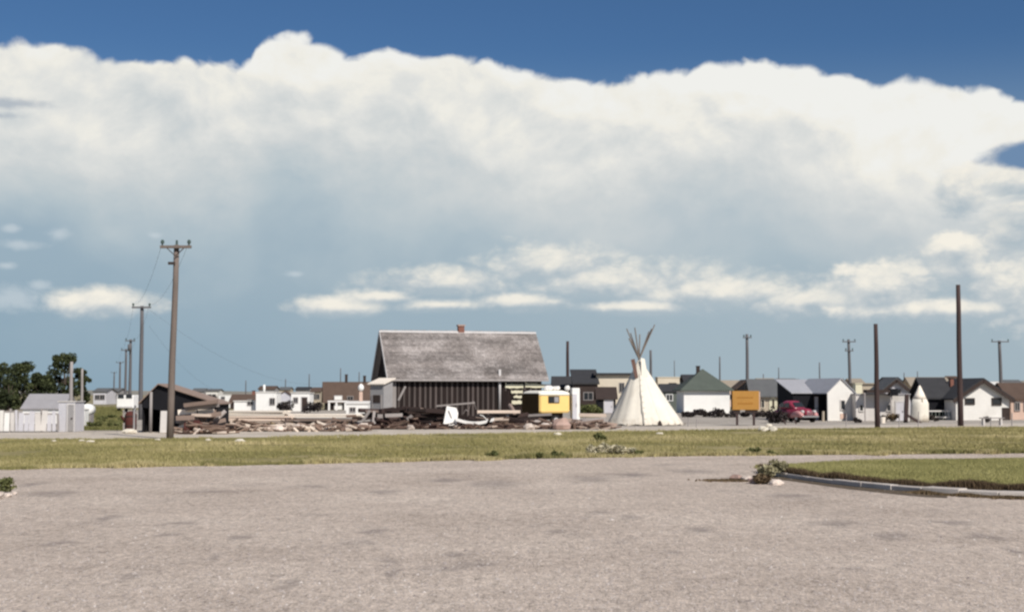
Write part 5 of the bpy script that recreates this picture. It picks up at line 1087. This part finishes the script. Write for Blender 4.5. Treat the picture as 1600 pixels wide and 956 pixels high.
for k, (x, d, w_, l) in enumerate([(905, 128, 1.6, 'olive weeds beside the white icebox'), (917, 126, 1.8, 'olive weeds beyond the icebox before the black annex'), (926, 130, 1.5, 'olive weeds beside the low black garage')]):
    bush('weed_patch', (PX(x, d), d, 0), w_ * 1.3, 1.1, 'weed_green', l, None, 12, 60, .10, 130 + k, 'weed')
bush('bush', (PX(329, 120), 120, 0), 1.2, 2.3, 'hedge_dark', 'round dark bush top behind the black shed roof', seed=140, n=14, size=.1)
for k, (x, y) in enumerate([(150, 668), (165, 664), (178, 668), (190, 660), (158, 658), (172, 655)]):
    bush('weed', gp(x, y), 1.2, .35, 'weed_green', ['nearest green weed clump before the boiler', 'green weed clump in the middle of the rough grass lot', 'green weed clump just beside the boiler', 'farther green weed clump behind the boiler', 'green weed clump nearest the white tank', 'farthest green weed clump of the rough grass lot'][k], 'weeds beside the boiler', 9, 45, .09, 150 + k, 'weed')
bush('bush', (PX(447, 140), 140, 0), 1.6, 1.2, 'hedge_dark', 'dark bush before the pale lavender shed', seed=160, n=12, size=.12); bush('bush', (PX(488, 140), 140, 0), 2.4, 1.2, 'hedge_dark', 'dark bush between the narrow cabin and the brown roofed house', seed=161, n=12, size=.12)

# ------------------------------------------------------------------ small rubble filling the salvage heaps
def rubble(name, x0, x1, d0, d1, hmax, n, lo, hi, label, seed, bias=.5):
    rg = random.Random(seed); mb = MB()
    for k in range(n):
        px_ = rg.uniform(x0, x1); d = rg.uniform(d0, d1); nn = mnoise.noise(Vector((px_ * .05, seed, 0))) + .5 * mnoise.noise(Vector((px_ * .17, seed, 4)))
        env = hmax * max(.05, .55 + 1.3 * nn) * (1 - abs(2 * (d - d0) / (d1 - d0) - 1) * .5)
        z = abs(rg.gauss(0, .5)) * env + .04; l_ = min(2.2, lo * math.exp(abs(rg.gauss(0, .8)))); q = Matrix.Rotation(rg.gauss(0, .55), 3, 'Z') @ Matrix.Rotation(rg.gauss(0, .16 if l_ > .6 else .4), 3, 'Y') @ Matrix.Rotation(rg.gauss(0, .5), 3, 'X')
        patch = .35 * mnoise.noise(Vector((px_ * .09, seed + 3, 2)))
        mb.box((PX(px_, d), d, z), (l_, rg.uniform(.05, .22), rg.uniform(.03, .10 + .08 * (l_ < .5))), M=q, tint=min(1, max(0, bias + patch + rg.choice((-.25, -.1, 0, .35)) + rg.gauss(0, .10))))
    setting(part(name, mb, MATS['scrap'], tint=True), label, 'stuff')
rubble('rubble', 276, 352, 70.8, 73.2, .75, 130, .35, 0, 'broken boards and rubble filling the jumbled pile', 3, .60)
rubble('rubble', 352, 575, 75.5, 78.7, .60, 420, .32, 0, 'pale broken boards and rubble along the plank stacks', 5, .64)
rubble('rubble', 575, 695, 80.0, 83.5, .55, 200, .35, 0, 'dark rubble under the beam heap before the barn', 7, .14)
rubble('rubble', 715, 955, 80.0, 83.5, .50, 360, .32, 0, 'mixed brown and pale rubble from the white trough to the tipi', 9, .34)
